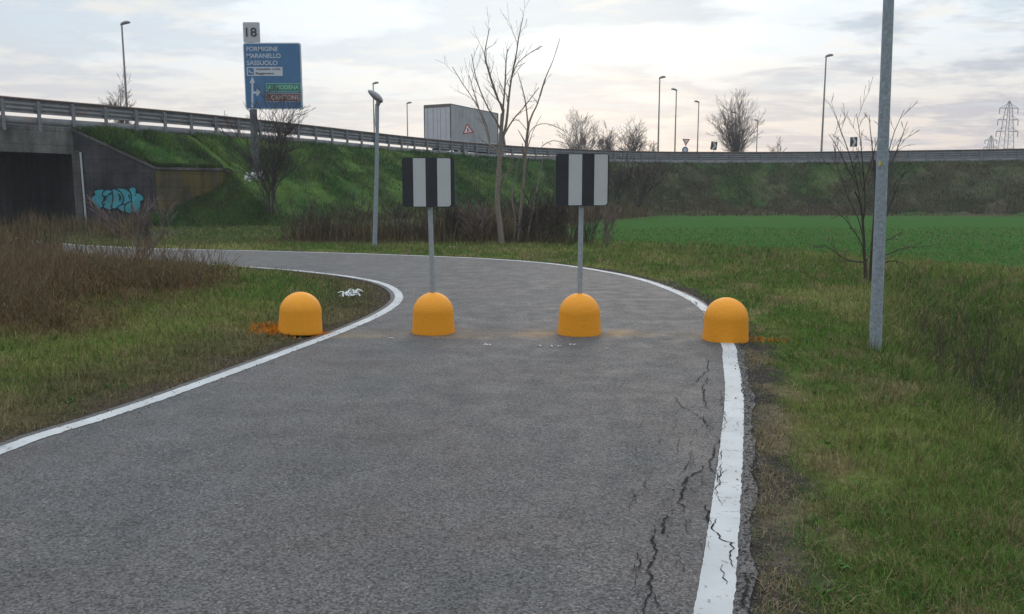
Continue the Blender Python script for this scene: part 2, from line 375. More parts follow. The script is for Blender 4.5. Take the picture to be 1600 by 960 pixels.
# ------------------------------------------------------------------ plan of the place
RIGHT = [(-.5, -5), (-.35, -2), (.0, .6), (.42, 1.85), (.76, 2.85), (1.05, 3.78), (1.45, 5.11), (1.83, 6.45), (2.16, 7.8), (2.33, 8.5), (2.68, 10.6), (2.82, 12.16), (2.79, 13.58), (2.62, 15.18), (2.34, 16.47),
         (1.97, 17.52), (1.55, 18.5), (.75, 19.84), (-.42, 21.0), (-1.5, 21.75), (-3.66, 22.87), (-5.69, 23.71), (-7.82, 24.5), (-10.1, 25.2), (-12.8, 26.3), (-16.5, 28.9), (-20.5, 33), (-24.6, 37.8), (-30, 43.8), (-38, 52), (-48, 62)]
LEFT = [(-3.9, -5), (-3.75, 0), (-3.4, 3), (-3.2, 4.87), (-2.98, 5.56), (-2.8, 6.15), (-2.64, 6.8), (-2.42, 7.73), (-2.28, 8.35), (-2.11, 9.1), (-1.95, 9.92), (-1.82, 10.8), (-1.76, 11.9), (-1.84, 12.94), (-2.12, 14.1),
        (-2.56, 15.15), (-3.24, 16.15), (-4.11, 17.05), (-5.1, 17.9), (-7.2, 19.3), (-10.5, 21.4), (-14.5, 24.6), (-19, 29), (-24, 34.2), (-28.6, 39.2), (-34, 45.4), (-42, 54), (-52, 65)]
RL = catmull(RIGHT, .15); LL = catmull(LEFT, .15)
RN, LN = normals2(RL), normals2(LL)
R_EDGE = RL + RN * .135; L_EDGE = LL - LN * .14
ROADPOLY = np.vstack([resample(R_EDGE, .5), resample(L_EDGE, .5)[::-1]])
DITCH = catmull([(3.7, -4), (3.9, 2), (4.75, 6.7), (5.9, 10.3), (8.2, 14.2), (8.6, 17.6), (7.6, 22.5), (4.8, 26.6), (1.2, 30), (-4, 31.8), (-10, 32.4)], .8)
FIELDPOLY = np.array([(1.9, 29.8), (1.5, 34), (2.4, 42), (4.2, 49.4), (8, 62), (14.5, 75.5), (30, 77.5), (48, 76.5), (75, 66), (110, 52), (140, 20), (140, -20), (14, -20), (7, 2), (8.2, 8.5), (10.6, 13), (11.2, 17.5), (9.6, 23), (6, 27.5)])
EDGE_PTS = [(-29.5, 38.3), (-26.6, 42.3), (-24.5, 44.85), (-22.4, 47.3), (-20.3, 50.0), (-17.2, 54.6), (-14.1, 59.8), (-11.3, 65), (-8.1, 70.6), (-3.3, 77.3), (4.0, 84.9), (14.5, 90.5), (24, 91.9), (33, 91.4), (43, 89.2), (54, 85.8), (75, 77.5), (100, 66)]
EDGE = resample(catmull(EDGE_PTS, .5), 1.0); EN = normals2(EDGE)
ABUT = Vector((-24.3, 45.1, 0)); CORN = Vector((-19.7, 44.8, 0)); RETN = Vector((-17.0, 47.75, 0))
DECK = 5.5

def ground_z(x, y):
    dr = np.where(x > 40, 99, 0)  # placeholder for shape
    ins = inside(x, y, ROADPOLY)
    de = np.minimum(dist_pl(x, y, R_EDGE), dist_pl(x, y, L_EDGE))
    n = vnoise(x * .9 + 40, y * .9 + 40, 3, 3) - .5; nf = vnoise(x * 5 + 90, y * 5 + 90, 9, 2) - .5
    left = x < -1.5
    isl = inside(x, y, ISLAND)
    bank = np.where(isl, .10 * sst(.1, 1.4, de) + .18 * sst(1.6, 4.5, de), .05 * sst(.15, 1.2, de))
    z = -.012 + bank + sst(.05, .7, de) * (n * .10 + nf * .05)
    dd = dist_pl(x, y, DITCH)
    z -= .62 * np.exp(-(dd / .95) ** 2) * (~isl)
    fld = inside(x, y, FIELDPOLY); z = np.where(fld & (dd > 1.2), z - .1 * sst(1.2, 3, dd) , z)
    z = np.where(ins, np.where(de > .15, -.06, -.012), z)
    return z, ins, de, dd, isl, fld
ISLAND = np.vstack([resample(L_EDGE, 1.0), np.array([(-90, 60), (-90, -10)])])
G1 = np.array([.050, .090, .020]); G2 = np.array([.098, .120, .034]); DRY = np.array([.150, .120, .066]); DIRT = np.array([.055, .048, .043]); DKD = np.array([.045, .041, .037])
BRN = np.array([.088, .064, .040]); RED = np.array([.085, .050, .028]); FGR = np.array([.034, .088, .022])
def lerp(a, b, t): return a + (b - a) * np.asarray(t)[:, None]
def ground_col(x, y, de, dd, isl, fld):
    n1 = vnoise(x * .55 + 20, y * .55 + 60, 21, 4); n2 = vnoise(x * 2.6, y * 2.6, 33, 3); n3 = vnoise(x * .16 + 9, y * .16, 55, 3)
    c = lerp(np.tile(G1, (len(x), 1)), G2, sst(.35, .65, n1)); c = lerp(c, DRY, .75 * sst(.55, .80, n2))
    # verge on the outer side: paler straw strip further round the bend
    straw = (~isl) & (y > 9) & (dd > .6); c = lerp(c, np.array([.15, .14, .06]), np.where(straw, .55 * sst(.45, .65, n1) * np.exp(-((de - 1.6) / 1.6) ** 2), 0))
    c = lerp(c, DIRT, sst(.45, .12, de + (n2 - .5) * .6))
    near = (~isl) & (y < 9.5) & (x > 0)
    c = lerp(c, DKD, np.where(near, .85 * sst(.34, .10, de + (n2 - .5) * .5), 0))
    c = lerp(c, np.array([.17, .14, .10]), np.where(near, .6 * np.exp(-((de - .14) / .10) ** 2) * sst(.45, .6, n2), 0))
    c = lerp(c, G1 * .75, np.where(~isl, .8 * np.exp(-(dd / 1.1) ** 2), 0))
    c = lerp(c, np.array([.062, .050, .036]), np.where(isl, .75 * sst(1.5, .4, de + (n2 - .5) * .9), 0))
    # dead weeds on the island
    wd = sst(2.2, 3.6, de + (n1 - .5) * 2.5)
    c = lerp(c, lerp(np.tile(BRN, (len(x), 1)), RED, sst(.4, .6, n3)), np.where(isl, wd * .9, 0))
    # crop
    fc = lerp(np.tile(FGR, (len(x), 1)), np.array([.044, .094, .026]), n1)
    ft = np.where(fld, sst(1.5, 2.6, dd + (n1 - .5) * 1.5), 0); c = lerp(c, fc, ft)
    bey = (~fld) & (y > 27) & (~isl)
    c = lerp(c, np.array([.030, .060, .018]), np.where(bey, .7, 0))
    bey2 = bey & (x > -9) & (dd < 99); c = lerp(c, BRN * .8, np.where(bey2, .6 * sst(.3, .6, n3), 0))
    under = (x + y < 21.5) & (x < -14) & (y > 30); c = lerp(c, DIRT, np.where(under & (~isl), .5, 0))
    return c

def build_ground():
    def axis(lo, hi, a, b, fine):
        pts = list(np.arange(a, b, fine)); s = fine; v = b
        while v < hi: pts.append(v); s *= 1.12; v += s
        pts.append(hi); s = fine; v = a
        L_ = []
        while v > lo: s *= 1.12; v -= s; L_.append(max(v, lo))
        return np.array(sorted(set(L_ + pts)))
    xs = axis(-700, 900, -11, 11, .11); ys = axis(-60, 1500, 2, 34, .12)
    X, Y = np.meshgrid(xs, ys); x, y = X.ravel(), Y.ravel()
    z, ins, de, dd, isl, fld = ground_z(x, y); c = ground_col(x, y, de, dd, isl, fld)
    nx, ny = len(xs), len(ys); i = np.arange(nx * ny).reshape(ny, nx)
    Fc = np.stack([i[:-1, :-1], i[:-1, 1:], i[1:, 1:], i[1:, :-1]], -1).reshape(-1, 4)
    o = link("ground", np_mesh("ground", np.stack([x, y, z], 1), Fc, c, True), M_GROUND); tag(o, kind='structure')
build_ground()

def ribbon(name, A, B, z, mat, parent=None, cols=1):
    n = len(A); t = np.linspace(0, 1, cols + 1)
    V = np.concatenate([np.c_[A * (1 - k) + B * k, np.full(n, z) if np.isscalar(z) else z] for k in t]); i = np.arange((cols + 1) * n).reshape(cols + 1, n)
    Fc = np.stack([i[:-1, :-1], i[1:, :-1], i[1:, 1:], i[:-1, 1:]], -1).reshape(-1, 4)
    me = np_mesh(name, V, Fc); me.update()
    return link(name, me, mat, parent)
def road():
    n = 2600
    def rs(p): d = np.r_[0, np.cumsum(np.linalg.norm(np.diff(p, axis=0), axis=1))]; s = np.linspace(0, d[-1], n); return np.stack([np.interp(s, d, p[:, k]) for k in (0, 1)], 1)
    a, b = rs(L_EDGE), rs(R_EDGE)
    rng = np.random.RandomState(4)
    j = (vnoise(np.arange(n) * .13, np.zeros(n), 8, 5) - .5) * .075
    b = b + normals2(b) * j[:, None]
    rd = ribbon("road", a, b, 0.0, M_ASPH, None, 6); tag(rd, kind='structure')
    # edge lines with ragged outlines
    def line(pl, nn, w0, w1, seed, rag):
        q = resample(pl, .025); q = q[(q[:, 1] > -4.5)]; nn = normals2(q); m = len(q); s = np.arange(m)
        e1 = (vnoise(s * .9, s * 0., seed, 2) - .5) * rag; e2 = (vnoise(s * .8, s * 0. + 5, seed + 3, 3) - .5) * rag * 2.2
        return q - nn * (w0 + e1)[:, None], q + nn * (w1 + e2)[:, None]
    A, B = line(RL, RN, .070, .072, 5, .007); ribbon("edge_line", A, B, .004, M_LINE, rd)
    A, B = line(LL, LN, .065, .065, 15, .012); ribbon("edge_line", A, B, .004, M_LINE, rd)
    # cracks traced on the asphalt
    rng = random.Random(3); mb = MB()
    def crack(pts, w=.012, jit=.012, z=.0065):
        P_ = [G(*p) for p in pts]; fine = []
        for a_, b_ in zip(P_[:-1], P_[1:]):
            k = max(2, int((b_ - a_).length / .02))
            fine += [a_.lerp(b_, i / k) for i in range(k)]
        fine.append(P_[-1]); m = len(fine); wal = 0; cen = []
        for i, p in enumerate(fine):
            wal = wal * .75 + rng.uniform(-1, 1) * jit; cen.append(p + Vector((wal, rng.uniform(-.4, .4) * jit, 0)))
        for i in range(m - 1):
            e = min(i, m - 2 - i) / (m * .25); ww = w * .66 * min(1, .35 + e) * rng.uniform(.3, 1.3)
            t = (cen[i + 1] - cen[i]); t.z = 0
            if t.length < 1e-5: continue
            nn = Vector((-t.y, t.x, 0)).normalized() * ww / 2
            a_, b_ = cen[i].copy(), cen[i + 1].copy(); a_.z = b_.z = z
            mb.add([a_ - nn, a_ + nn, b_ + nn, b_ - nn], [(0, 1, 2, 3)])
    crack([(1106, 560), (1103, 580), (1088, 597), (1083, 602)], .013); crack([(1105, 590), (1098, 605), (1102, 622), (1104, 640)], .014)
    crack([(1052, 619), (1065, 634), (1085, 648), (1105, 660), (1108, 678)], .010); crack([(1096, 650), (1106, 662), (1112, 672)], .008)
    crack([(1119, 683), (1117, 705), (1113, 728), (1119, 745)], .014); crack([(1125, 705), (1124, 722)], .008); crack([(1132, 735), (1127, 752), (1122, 775)], .009)
    crack([(1093, 723), (1096, 733), (1080, 742), (1070, 757), (1066, 775), (1061, 788), (1070, 800)], .016)
    crack([(1103, 790), (1106, 805), (1104, 822)], .017); crack([(1043, 806), (1037, 822), (1042, 840)], .020); crack([(1082, 704), (1076, 722), (1064, 745)], .007)
    crack([(1021, 825), (1014, 848), (1020, 866), (1017, 890), (1016, 915), (1021, 935), (1012, 950), (1010, 962)], .017); crack([(1020, 925), (1030, 942), (1029, 958)], .008)
    crack([(1120, 812), (1116, 826), (1128, 846), (1140, 850), (1139, 885), (1150, 890)], .013); crack([(1133, 884), (1131, 915)], .008)
    crack([(1163, 895), (1161, 925), (1162, 958)], .018); crack([(1131, 640), (1138, 662), (1130, 676)], .007); crack([(1128, 610), (1130, 640), (1132, 660)], .006); crack([(1129, 725), (1124, 745), (1120, 760)], .007)
    crack([(1110, 884), (1124, 890)], .004); crack([(985, 760), (988, 785), (980, 810)], .004); crack([(1000, 860), (996, 900), (1000, 935)], .004); crack([(1060, 860), (1066, 900)], .004)
    crack([(1160, 598), (1158, 615), (1165, 622)], .014); crack([(1086, 472), (1089, 477)], .03); crack([(1098, 486), (1102, 490)], .03)
    crack([(540, 508), (560, 511), (575, 510)], .01, .004); crack([(420, 402), (470, 404), (520, 404)], .015, .01)
    for k in range(46):
        x0 = rng.uniform(985, 1125); y0 = rng.uniform(640, 940); l = rng.uniform(8, 26); crack([(x0, y0), (x0 + rng.uniform(-6, 6), y0 + l)], rng.uniform(.003, .006), .008)
    mb.build("crack", M_CRACK, rd)
road()

# ------------------------------------------------------------------ raised road: embankment, decks, plateau
def prof(d): 
    z = DECK - .68 * np.maximum(d - .5, 0)
    return np.where(d > 7.6, np.maximum(DECK - .68 * 7.1 - .22 * (d - 7.6), -.5), z)
def cross_wall(p, n):
    """distance from edge point p along n to the wing or return wall (2D)"""
    best = 1e9
    for a, b in ((ABUT, CORN), (CORN, RETN)):
        a = np.array(a[:2]); e = np.array(b[:2]) - a; M_ = np.array([[n[0], -e[0]], [n[1], -e[1]]])
        if abs(np.linalg.det(M_)) < 1e-6: continue
        t, u = np.linalg.solve(M_, a - p)
        if t > 0 and -.02 <= u <= 1.02: best = min(best, t)
    return best
def wall_z(p):
    d0 = (Vector((p[0], p[1], 0)) - ABUT).length; L0 = (CORN - ABUT).length
    return DECK + (3.38 - DECK) * min(1, d0 / L0)
def slope_col(x, y, d, s):
    n1 = vnoise(x * .35 + 5, y * .35 + 31, 71, 4); n2 = vnoise(x * .12, y * .12 + 8, 77, 3); n3 = vnoise(x * 1.1, y * 1.1 + 8, 79, 3)
    c = lerp(np.tile(np.array([.026, .068, .016]), (len(x), 1)), np.array([.064, .108, .028]), sst(.35, .7, n1))
    c = lerp(c, np.array([.030, .048, .022]), .6 * sst(.5, .72, n3))
    rightness = sst(-2, 14, x)
    c = lerp(c, np.array([.052, .064, .030]), rightness * .22)
    c = lerp(c, np.array([.075, .066, .042]), rightness * .5 * sst(.5, .68, n1))
    c = lerp(c, np.array([.062, .050, .036]), rightness * .55 * sst(.58, .70, n2 + .25 * sst(8, 2, np.abs(d - 6)) - .08))
    low = sst(6.2, 8.6, d); c = lerp(c, np.array([.066, .050, .036]), low * .55 * sst(.3, .55, n1))
    return c
def embankment():
    DD = np.r_[np.arange(0, 9, .35), np.arange(9, 20, 1.2)]
    V = []; C = []
    s = np.arange(len(EDGE))
    start = int(np.argmin(np.hypot(EDGE[:, 0] - ABUT.x, EDGE[:, 1] - ABUT.y)))
    E = resample(EDGE[start:], .5); N_ = normals2(E); ns = len(E)
    dmax = []
    for p, n in zip(E, N_): dmax.append(cross_wall(p, n))
    last = max([i for i, d in enumerate(dmax) if d < 50] + [0])
    X = np.zeros((ns, len(DD))); Y = X.copy(); Z = X.copy(); D_ = X.copy()
    for i, (p, n) in enumerate(zip(E, N_)):
        if i <= last:
            dm = min(dmax[i], 9) if dmax[i] < 50 else .05
            d = DD / DD[-1] * dm; q = p + n * dm; zw = wall_z(q)
            z = DECK + (zw - DECK) * (d / dm) ** 1.15
        else:
            d = DD; z = prof(d); k = min(1, (i - last) / 8.0)
            
        X[i] = p[0] + n[0] * d; Y[i] = p[1] + n[1] * d; Z[i] = z; D_[i] = d
    x, y, z, d = X.ravel(), Y.ravel(), Z.ravel(), D_.ravel()
    i0 = last + 1; sp = []; nb_ = 40; p0_, n0_ = E[i0], N_[i0]; tn = E[i0] - E[i0 + 1]; tn /= np.linalg.norm(tn)
    dd_ = np.r_[dmax[last] - .25, dmax[last] + .1, 4.2, 4.8, 5.4, 6, 6.6, 7.2, 7.8, 8.6, 10, 12, 15, 19]
    for k in range(nb_):
        u = k * .14; q0 = p0_ + tn * u; fade = min(1, u / .5)
        drop = 1.25 * min(u, 1.0) + .34 * max(u - 1.0, 0)
        sp.append([(q0[0] + n0_[0] * e_, q0[1] + n0_[1] * e_, float(prof(np.array(e_))) - drop * np.interp(e_, [3.5, 9, 13], [1, .45, .1]) + fade * .12 * math.sin(e_ * 1.7 + u * 1.3)) for e_ in dd_])
    sp = np.array(sp); m_ = len(dd_); ii = np.arange(nb_ * m_).reshape(nb_, m_); Fs = np.stack([ii[:-1, :-1], ii[:-1, 1:], ii[1:, 1:], ii[1:, :-1]], -1).reshape(-1, 4); sp = sp.reshape(-1, 3)
    o = link("grass_bank", np_mesh("grass_bank", sp, Fs, slope_col(sp[:, 0], sp[:, 1], np.full(len(sp), 4.0), 0), True), M_SLOPE); tag(o, kind='structure')
    amp = np.repeat(np.clip((np.arange(ns) - last - 1) / 8, 0, 1), len(DD)) * sst(.3, 2, d)
    for i in range(1, last + 1): amp[i * len(DD):(i + 1) * len(DD)] = .32 * np.sin(np.pi * DD / DD[-1]) * (dmax[i] < 50)
    amp = np.r_[amp, np.zeros(len(x) - len(amp))]
    z = z + amp * ((vnoise(x * .5, y * .5, 91, 3) - .5) * .8 + (vnoise(x * 1.7, y * 1.7, 95, 2) - .5) * .4)
    i = np.arange(ns * len(DD)).reshape(ns, len(DD)); rows = [k for k in range(ns - 1) if k != last]
    Fc = np.stack([i[:-1, :-1], i[:-1, 1:], i[1:, 1:], i[1:, :-1]], -1)[rows].reshape(-1, 4)
    dm = dmax[last]; dl = DD / DD[-1] * dm; pe = E[last + 1][None] + N_[last + 1][None] * dl[:, None]; ze = DECK + (wall_z(RETN) - DECK) * (dl / dm) ** 1.15     # closes the strip beside the wall end
    nb0 = len(x); x = np.r_[x, pe[:, 0]]; y = np.r_[y, pe[:, 1]]; z = np.r_[z, ze]; d = np.r_[d, dl]
    je = nb0 + np.arange(len(DD)); il = i[last]; Fc = np.vstack([Fc, np.stack([il[:-1], il[1:], je[1:], je[:-1]], -1)])
    o = link("embankment", np_mesh("embankment", np.stack([x, y, z], 1), Fc, slope_col(x, y, d, 0), True), M_SLOPE); tag(o, kind='structure')
    pts = np.stack([X, Y, z[:nb0].reshape(X.shape)], -1), D_, last
    # plateau behind the crest and its far skirts
    a = E[::4]
    back = [(160, 60), (260, 160), (200, 300), (-120, 300), (-110, 130)]
    mb = MB(); poly = [(p[0], p[1]) for p in a] + back + [(ABUT.x - .7 * 17, ABUT.y + .7 * 17)]
    top = [(p[0], p[1], DECK - .03) for p in poly]; bot = [(p[0], p[1], -1) for p in poly]; n = len(poly)
    mb.add(top, [tuple(range(n))]); k0 = len(a)
    for j in range(len(a) - 1, n): 
        b_ = (j + 1) % n; mb.add([top[j], top[b_], bot[b_], bot[j]], [(0, 1, 2, 3)])
    pm = mb.build("terrain", pmat("plateau_turf", (.055, .075, .032), .95, var=.3, scale=.3)); tag(pm, kind='structure')
    EE = resample(EDGE, 1.5); NN = normals2(EE)
    nn = len(EE); zz = np.full(nn, DECK)
    A = EE - NN * .6; B = EE - NN * 13.0
    V = np.vstack([np.c_[A, np.full(nn, DECK + .02)], np.c_[B, np.full(nn, DECK + .34)], np.c_[A, np.full(nn, DECK - .25)], np.c_[B, np.full(nn, DECK - .25)]])
    i = np.arange(nn); f = lambda a_, b_: np.stack([i[:-1] + a_ * nn, i[:-1] + b_ * nn, i[1:] + b_ * nn, i[1:] + a_ * nn], 1)
    hr = link("highway_road", np_mesh("highway_road", V, np.vstack([f(0, 1), f(1, 3), f(2, 0)])), pmat("highway_asphalt", (.07, .07, .07), .9)); tag(hr, kind='structure')
    return pts
EMB, EMB_D, EMB_LAST = embankment()
def slope_sample(n, rng, dlo=.2, dhi=9.0, smin=0):
    X = EMB; ns, nd = X.shape[:2]
    i = rng.uniform(smin, ns - 1.001, n); i = np.where(i.astype(int) == EMB_LAST, i + 1, i); D_row = EMB_D[-1]
    dv = rng.uniform(dlo, dhi, n); dv = np.where(i.astype(int) < EMB_LAST, dv * D_row[-1] / dhi, dv)
    j = np.interp(dv, D_row, np.arange(nd)); j = np.minimum(j, nd - 1.001)
    ii, jj = i.astype(int), j.astype(int); fi, fj = (i - ii)[:, None], (j - jj)[:, None]
    p = X[ii, jj] * (1 - fi) * (1 - fj) + X[ii + 1, jj] * fi * (1 - fj) + X[ii, jj + 1] * (1 - fi) * fj + X[ii + 1, jj + 1] * fi * fj
    return p, EMB_D[ii, jj]

def underpass():
    U = empty("concrete_underpass", (ABUT.x, ABUT.y, 0), "weathered concrete road underpass with sloping wing wall and blue graffiti", "underpass")
    e = Vector((.655, .756, 0)); nrm = Vector((.756, -.655, 0)); inn = -nrm
    A0 = ABUT; B0 = ABUT - e * 11.5                      # right and left abutment corners at the face
    # edge beam (fascia)
    mb = MB(); a = A0 + e * .05; b = B0 - e * 6
    def bar(mb, p, q, z0, z1, th, side=1):
        d = (q - p).normalized(); w = Vector((d.y, -d.x, 0)) * th * side
        pts = [p, q, q + w, p + w]
        mb.prism([v + Vector((0, 0, z0)) for v in pts], (0, 0, 1), z1 - z0)
    bar(mb, b, a, 4.05, 5.47, .45, -1); fas = mb.build("edge_beam", M_CONC, U)
    mb = MB(); bar(mb, b + inn * .46, A0 + inn * .46 + e * .05, 4.35, 5.2, 15.5, -1); mb.build("deck_slab", M_CONCD, U)
    mb = MB(); bar(mb, A0 + inn * .05, A0 + inn * 16, -.5, 4.34, .9, 1); mb.build("abutment", M_CONCD, U)
    mb = MB(); bar(mb, B0 + nrm * 0, B0 + inn * 16, -.5, 4.34, .9, -1); mb.build("abutment", M_CONCD, U)
    # wing wall: sloping coping
    def wall(name, p, q, z0, z1, mat, th=.35, cope=.14):
        d = (q - p).normalized(); w = Vector((d.y, -d.x, 0))         # camera side is +w for left-to-right travel
        w = -w; mb = MB()
        face = [p + Vector((0, 0, -.6)), q + Vector((0, 0, -.6)), q + Vector((0, 0, z1)), p + Vector((0, 0, z0))]
        mb.prism(face, w, th); o = mb.build(name, mat, U)
        mb = MB(); s = Vector((0, 0, .002)); out = -w * .07
        mb.prism([p + out + Vector((0, 0, z0 + .003)), q + out + Vector((0, 0, z1 + .003)), q + out + Vector((0, 0, z1 + cope)), p + out + Vector((0, 0, z0 + cope))], w, th + .14)
        mb.build("coping", M_CONC, o)
        return o, -w
    ww, wn = wall("wing_wall", A0 + nrm * .02, CORN, 5.33, 3.22, M_CONCD)
    wall("return_wall", CORN + Vector((.0, .02, 0)), RETN, 3.20, 3.24, M_CONCM)
    mb = MB(); q = RETN + Vector((.5, 1.6, 0)); 
    wall("return_wall", RETN + Vector((.02, .02, 0)), q, 3.2, 3.0, M_CONCM)
    # bearing ledge pier and drain pipe beside the opening
    mb = MB(); c = hit(123, 300, A0, wn); mb.box((c.x, c.y + .10, 1.9), (.42, .35, 4.7)); mb.build("pilaster", M_CONC, U)
    c = hit(132.5, 300, A0, wn); mb = MB(); mb.tube([(c.x - .03, c.y - .12, 4.15), (c.x + .02, c.y - .12, -.2)], .055); mb.build("drainpipe", M_GREY, U)
    # graffiti: bubble letters sprayed on the wing wall
    org = hit(182, 312, A0, wn)
    letters = [[(350, 230), (505, 210), (495, 290), (520, 330), (500, 420), (520, 490), (400, 580), (340, 480), (290, 420), (300, 350), (360, 310)],
               [(520, 250), (600, 215), (690, 250), (700, 330), (690, 420), (670, 560), (600, 580), (520, 530), (560, 470), (500, 470), (560, 350), (510, 320)],
               [(760, 195), (880, 190), (980, 230), (1040, 310), (1050, 400), (1000, 450), (930, 480), (890, 470), (880, 370), (840, 270)],
               [(690, 210), (760, 215), (840, 270), (885, 370), (860, 460), (790, 530), (690, 560), (700, 420), (710, 300)],
               [(800, 550), (880, 500), (920, 505), (930, 600), (880, 615)], [(940, 510), (1040, 450), (1065, 560), (1040, 640), (950, 630)],
               [(1010, 200), (1070, 165), (1130, 190), (1130, 280), (1190, 280), (1260, 340), (1270, 400), (1210, 430), (1240, 520), (1220, 600), (1160, 640), (1090, 620), (1070, 500), (1060, 400), (1060, 300)]]
    slits = [[(795, 280), (850, 330), (840, 390), (815, 420), (815, 350)], [(985, 295), (1020, 330), (1005, 380), (1000, 340)], [(590, 305), (640, 265), (690, 255), (650, 290)], [(510, 420), (540, 350), (560, 350), (530, 430)], [(1140, 290), (1110, 310), (1130, 320)], [(560, 330), (500, 330), (520, 345), (600, 340)], [(1180, 590), (1215, 540), (1225, 470), (1235, 540), (1200, 600)]]
    mt, md = MB(), MB(); uvec = (CORN - A0).normalized()
    def pl(poly, grow, off, mb):
        c = catmull(poly, 14, True); cen = c.mean(0); t = np.roll(c, -1, 0) - np.roll(c, 1, 0); n = np.stack([t[:, 1], -t[:, 0]], 1); n /= np.linalg.norm(n, axis=1)[:, None] + 1e-9
        sgn = np.sign(((c - cen) * n).sum()); c = c + n * grow * sgn
        pts = [hit(120 + x / 12.3, 280 + y / 12.3, A0 + wn * (off + .03), wn) for x, y in c]
        mb.prism(pts, wn, .002)
    for k, l in enumerate(letters): pl(l, 26, .006 + k * .008, md); pl(l, 0, .010 + k * .008, mt)
    for l in slits: pl(l, 3, .07, md)
    g = mt.build("graffiti", M_TEAL, ww); md.build("graffiti_outline", M_PAINTD, ww)
    # dark scribbles on the inner wall
    mb = MB()
    for k, (x, y) in enumerate([(77, 317), (90, 322), (114, 325), (100, 330)]):
        pass
underpass()

def barrier(name, off, label, step=1.75, lift=0.0, comb=False, near=True):
    E0 = resample(catmull(EDGE_PTS, .5), .5); N0 = normals2(E0); L0 = E0 - N0 * off
    B = empty(name, (L0[0][0], L0[0][1], DECK), label, "guard rail")
    z0 = DECK + lift
    def sweep(nm, profile, mat, path=None):
        path = L0 if path is None else path; n = normals2(path); m = len(path); k = len(profile)
        V = np.concatenate([np.c_[path + n * a, np.full(m, z0 + b)] for a, b in profile]); i = np.arange(k * m).reshape(k, m)
        j = np.r_[np.arange(1, k), 0]
        Fc = np.stack([i[:, :-1], i[j][:, :-1], i[j][:, 1:], i[:, 1:]], -1).reshape(-1, 4)
        return link(nm, np_mesh(nm, V, Fc), mat, B)
    w = []; H0, H1 = .60, 1.30
    for k in range(13):                                    # three-wave beam
        t = k / 12; w.append((.045 * math.cos(t * 6 * math.pi) - .02, H0 + (H1 - H0) * t))
    prof_ = w + [(a - .02, b) for a, b in reversed(w)]
    sweep("beam", prof_, M_RAIL)
    sweep("top_rail", [(-.05, 1.30), (.06, 1.30), (.06, 1.40), (-.05, 1.40)], M_RUST)
    sweep("lower_rail", [(-.02, .02), (.02, .02), (.035, .19), (.02, .42), (-.02, .42)], M_RAIL)
    Pp = resample(L0, step); nP = normals2(Pp)
    mb = MB(); mb.box((.10, 0, .45), (.10, .17, 1.6)); mb.box((.03, 0, .93), (.10, .34, .30))
    post0 = None
    for k, (p, n) in enumerate(zip(Pp, nP)):
        rz = math.atan2(n[1], n[0])
        if post0 is None:
            post0 = mb.build("post", M_RAIL, B, False); o = post0
        else:
            o = post0.copy(); COL.objects.link(o); o.parent = B
        o.location = (p[0] - B.location.x, p[1] - B.location.y, lift); o.rotation_euler = (0, 0, rz)
        if k >= 99: break
    if comb:
        mb = MB()
        for x in np.arange(706, 776, 5.8):
            d = ray(x, 219); best = L0[np.argmin(np.abs(L0[:, 0] / L0[:, 1] - d[0] / d[1]))]
            mb.box((best[0], best[1], z0 + 1.52), (.07, .07, .26))
            if x > 706: mb.tube([(lastp[0], lastp[1], z0 + 1.42), (best[0], best[1], z0 + 1.42)], .035, 5)
            lastp = best
        mb.build("pin_row", M_GALV, B)
barrier("guard_rail", .15, "near grey steel guard rail with wavy beam lining the edge of the raised road", comb=True)
barrier("guard_rail", 13.2, "second grey guard rail glimpsed through the gap under the nearer one", step=2.4, lift=.0, near=False)

# ------------------------------------------------------------------ bollards and striped signs
def dome_mesh():
    mb = MB(); R = .239
    prof_ = [(.0, -.01), (.252, -.01), (.254, .0), (.253, .02), (.251, .04)] + [(.251 - .011 * t, .04 + .19 * t) for t in (.25, .5, .75, 1)]
    prof_ += [(R * 1.008 * math.cos(a), .23 + .245 * math.sin(a)) for a in np.linspace(.08, math.pi / 2 - .02, 16)] + [(0, .476)]
    mb.lathe(prof_, n=56); return mb
dsrc = None
for px, py, lab, tilt in [(460, 527, "plain yellow concrete dome bollard on the left grass verge with orange overspray", (-.035, -.05)), (674, 525, "yellow dome bollard on the road holding the left striped sign post", (0, 0)),
                    (908, 527, "yellow dome bollard on the road holding the right striped sign post", (0, .0)), (1143, 537, "plain yellow dome bollard standing on the right white edge line", (.0, .012))]:
    p = G(px, py); p.y += .26; p.z = .0 if px > 500 else .015
    if dsrc is None: dsrc = dome_mesh().build("dome_bollard", M_YEL); o = dsrc
    else: o = dsrc.copy(); COL.objects.link(o)
    p.x += (0 if px > 500 else .0)
    o.location = p; o.rotation_euler = (tilt[0], tilt[1], px * .01); tag(o, lab, "bollard", "row of yellow dome bollards across the road")
def rrect(w, h, r, n=6):
    pts = []
    for cx, cy, a0 in ((w / 2 - r, h / 2 - r, 0), (-w / 2 + r, h / 2 - r, 90), (-w / 2 + r, -h / 2 + r, 180), (w / 2 - r, -h / 2 + r, 270)):
        for k in range(n + 1):
            a = math.radians(a0 + 90 * k / n); pts.append((cx + r * math.cos(a), cy + r * math.sin(a)))
    return pts
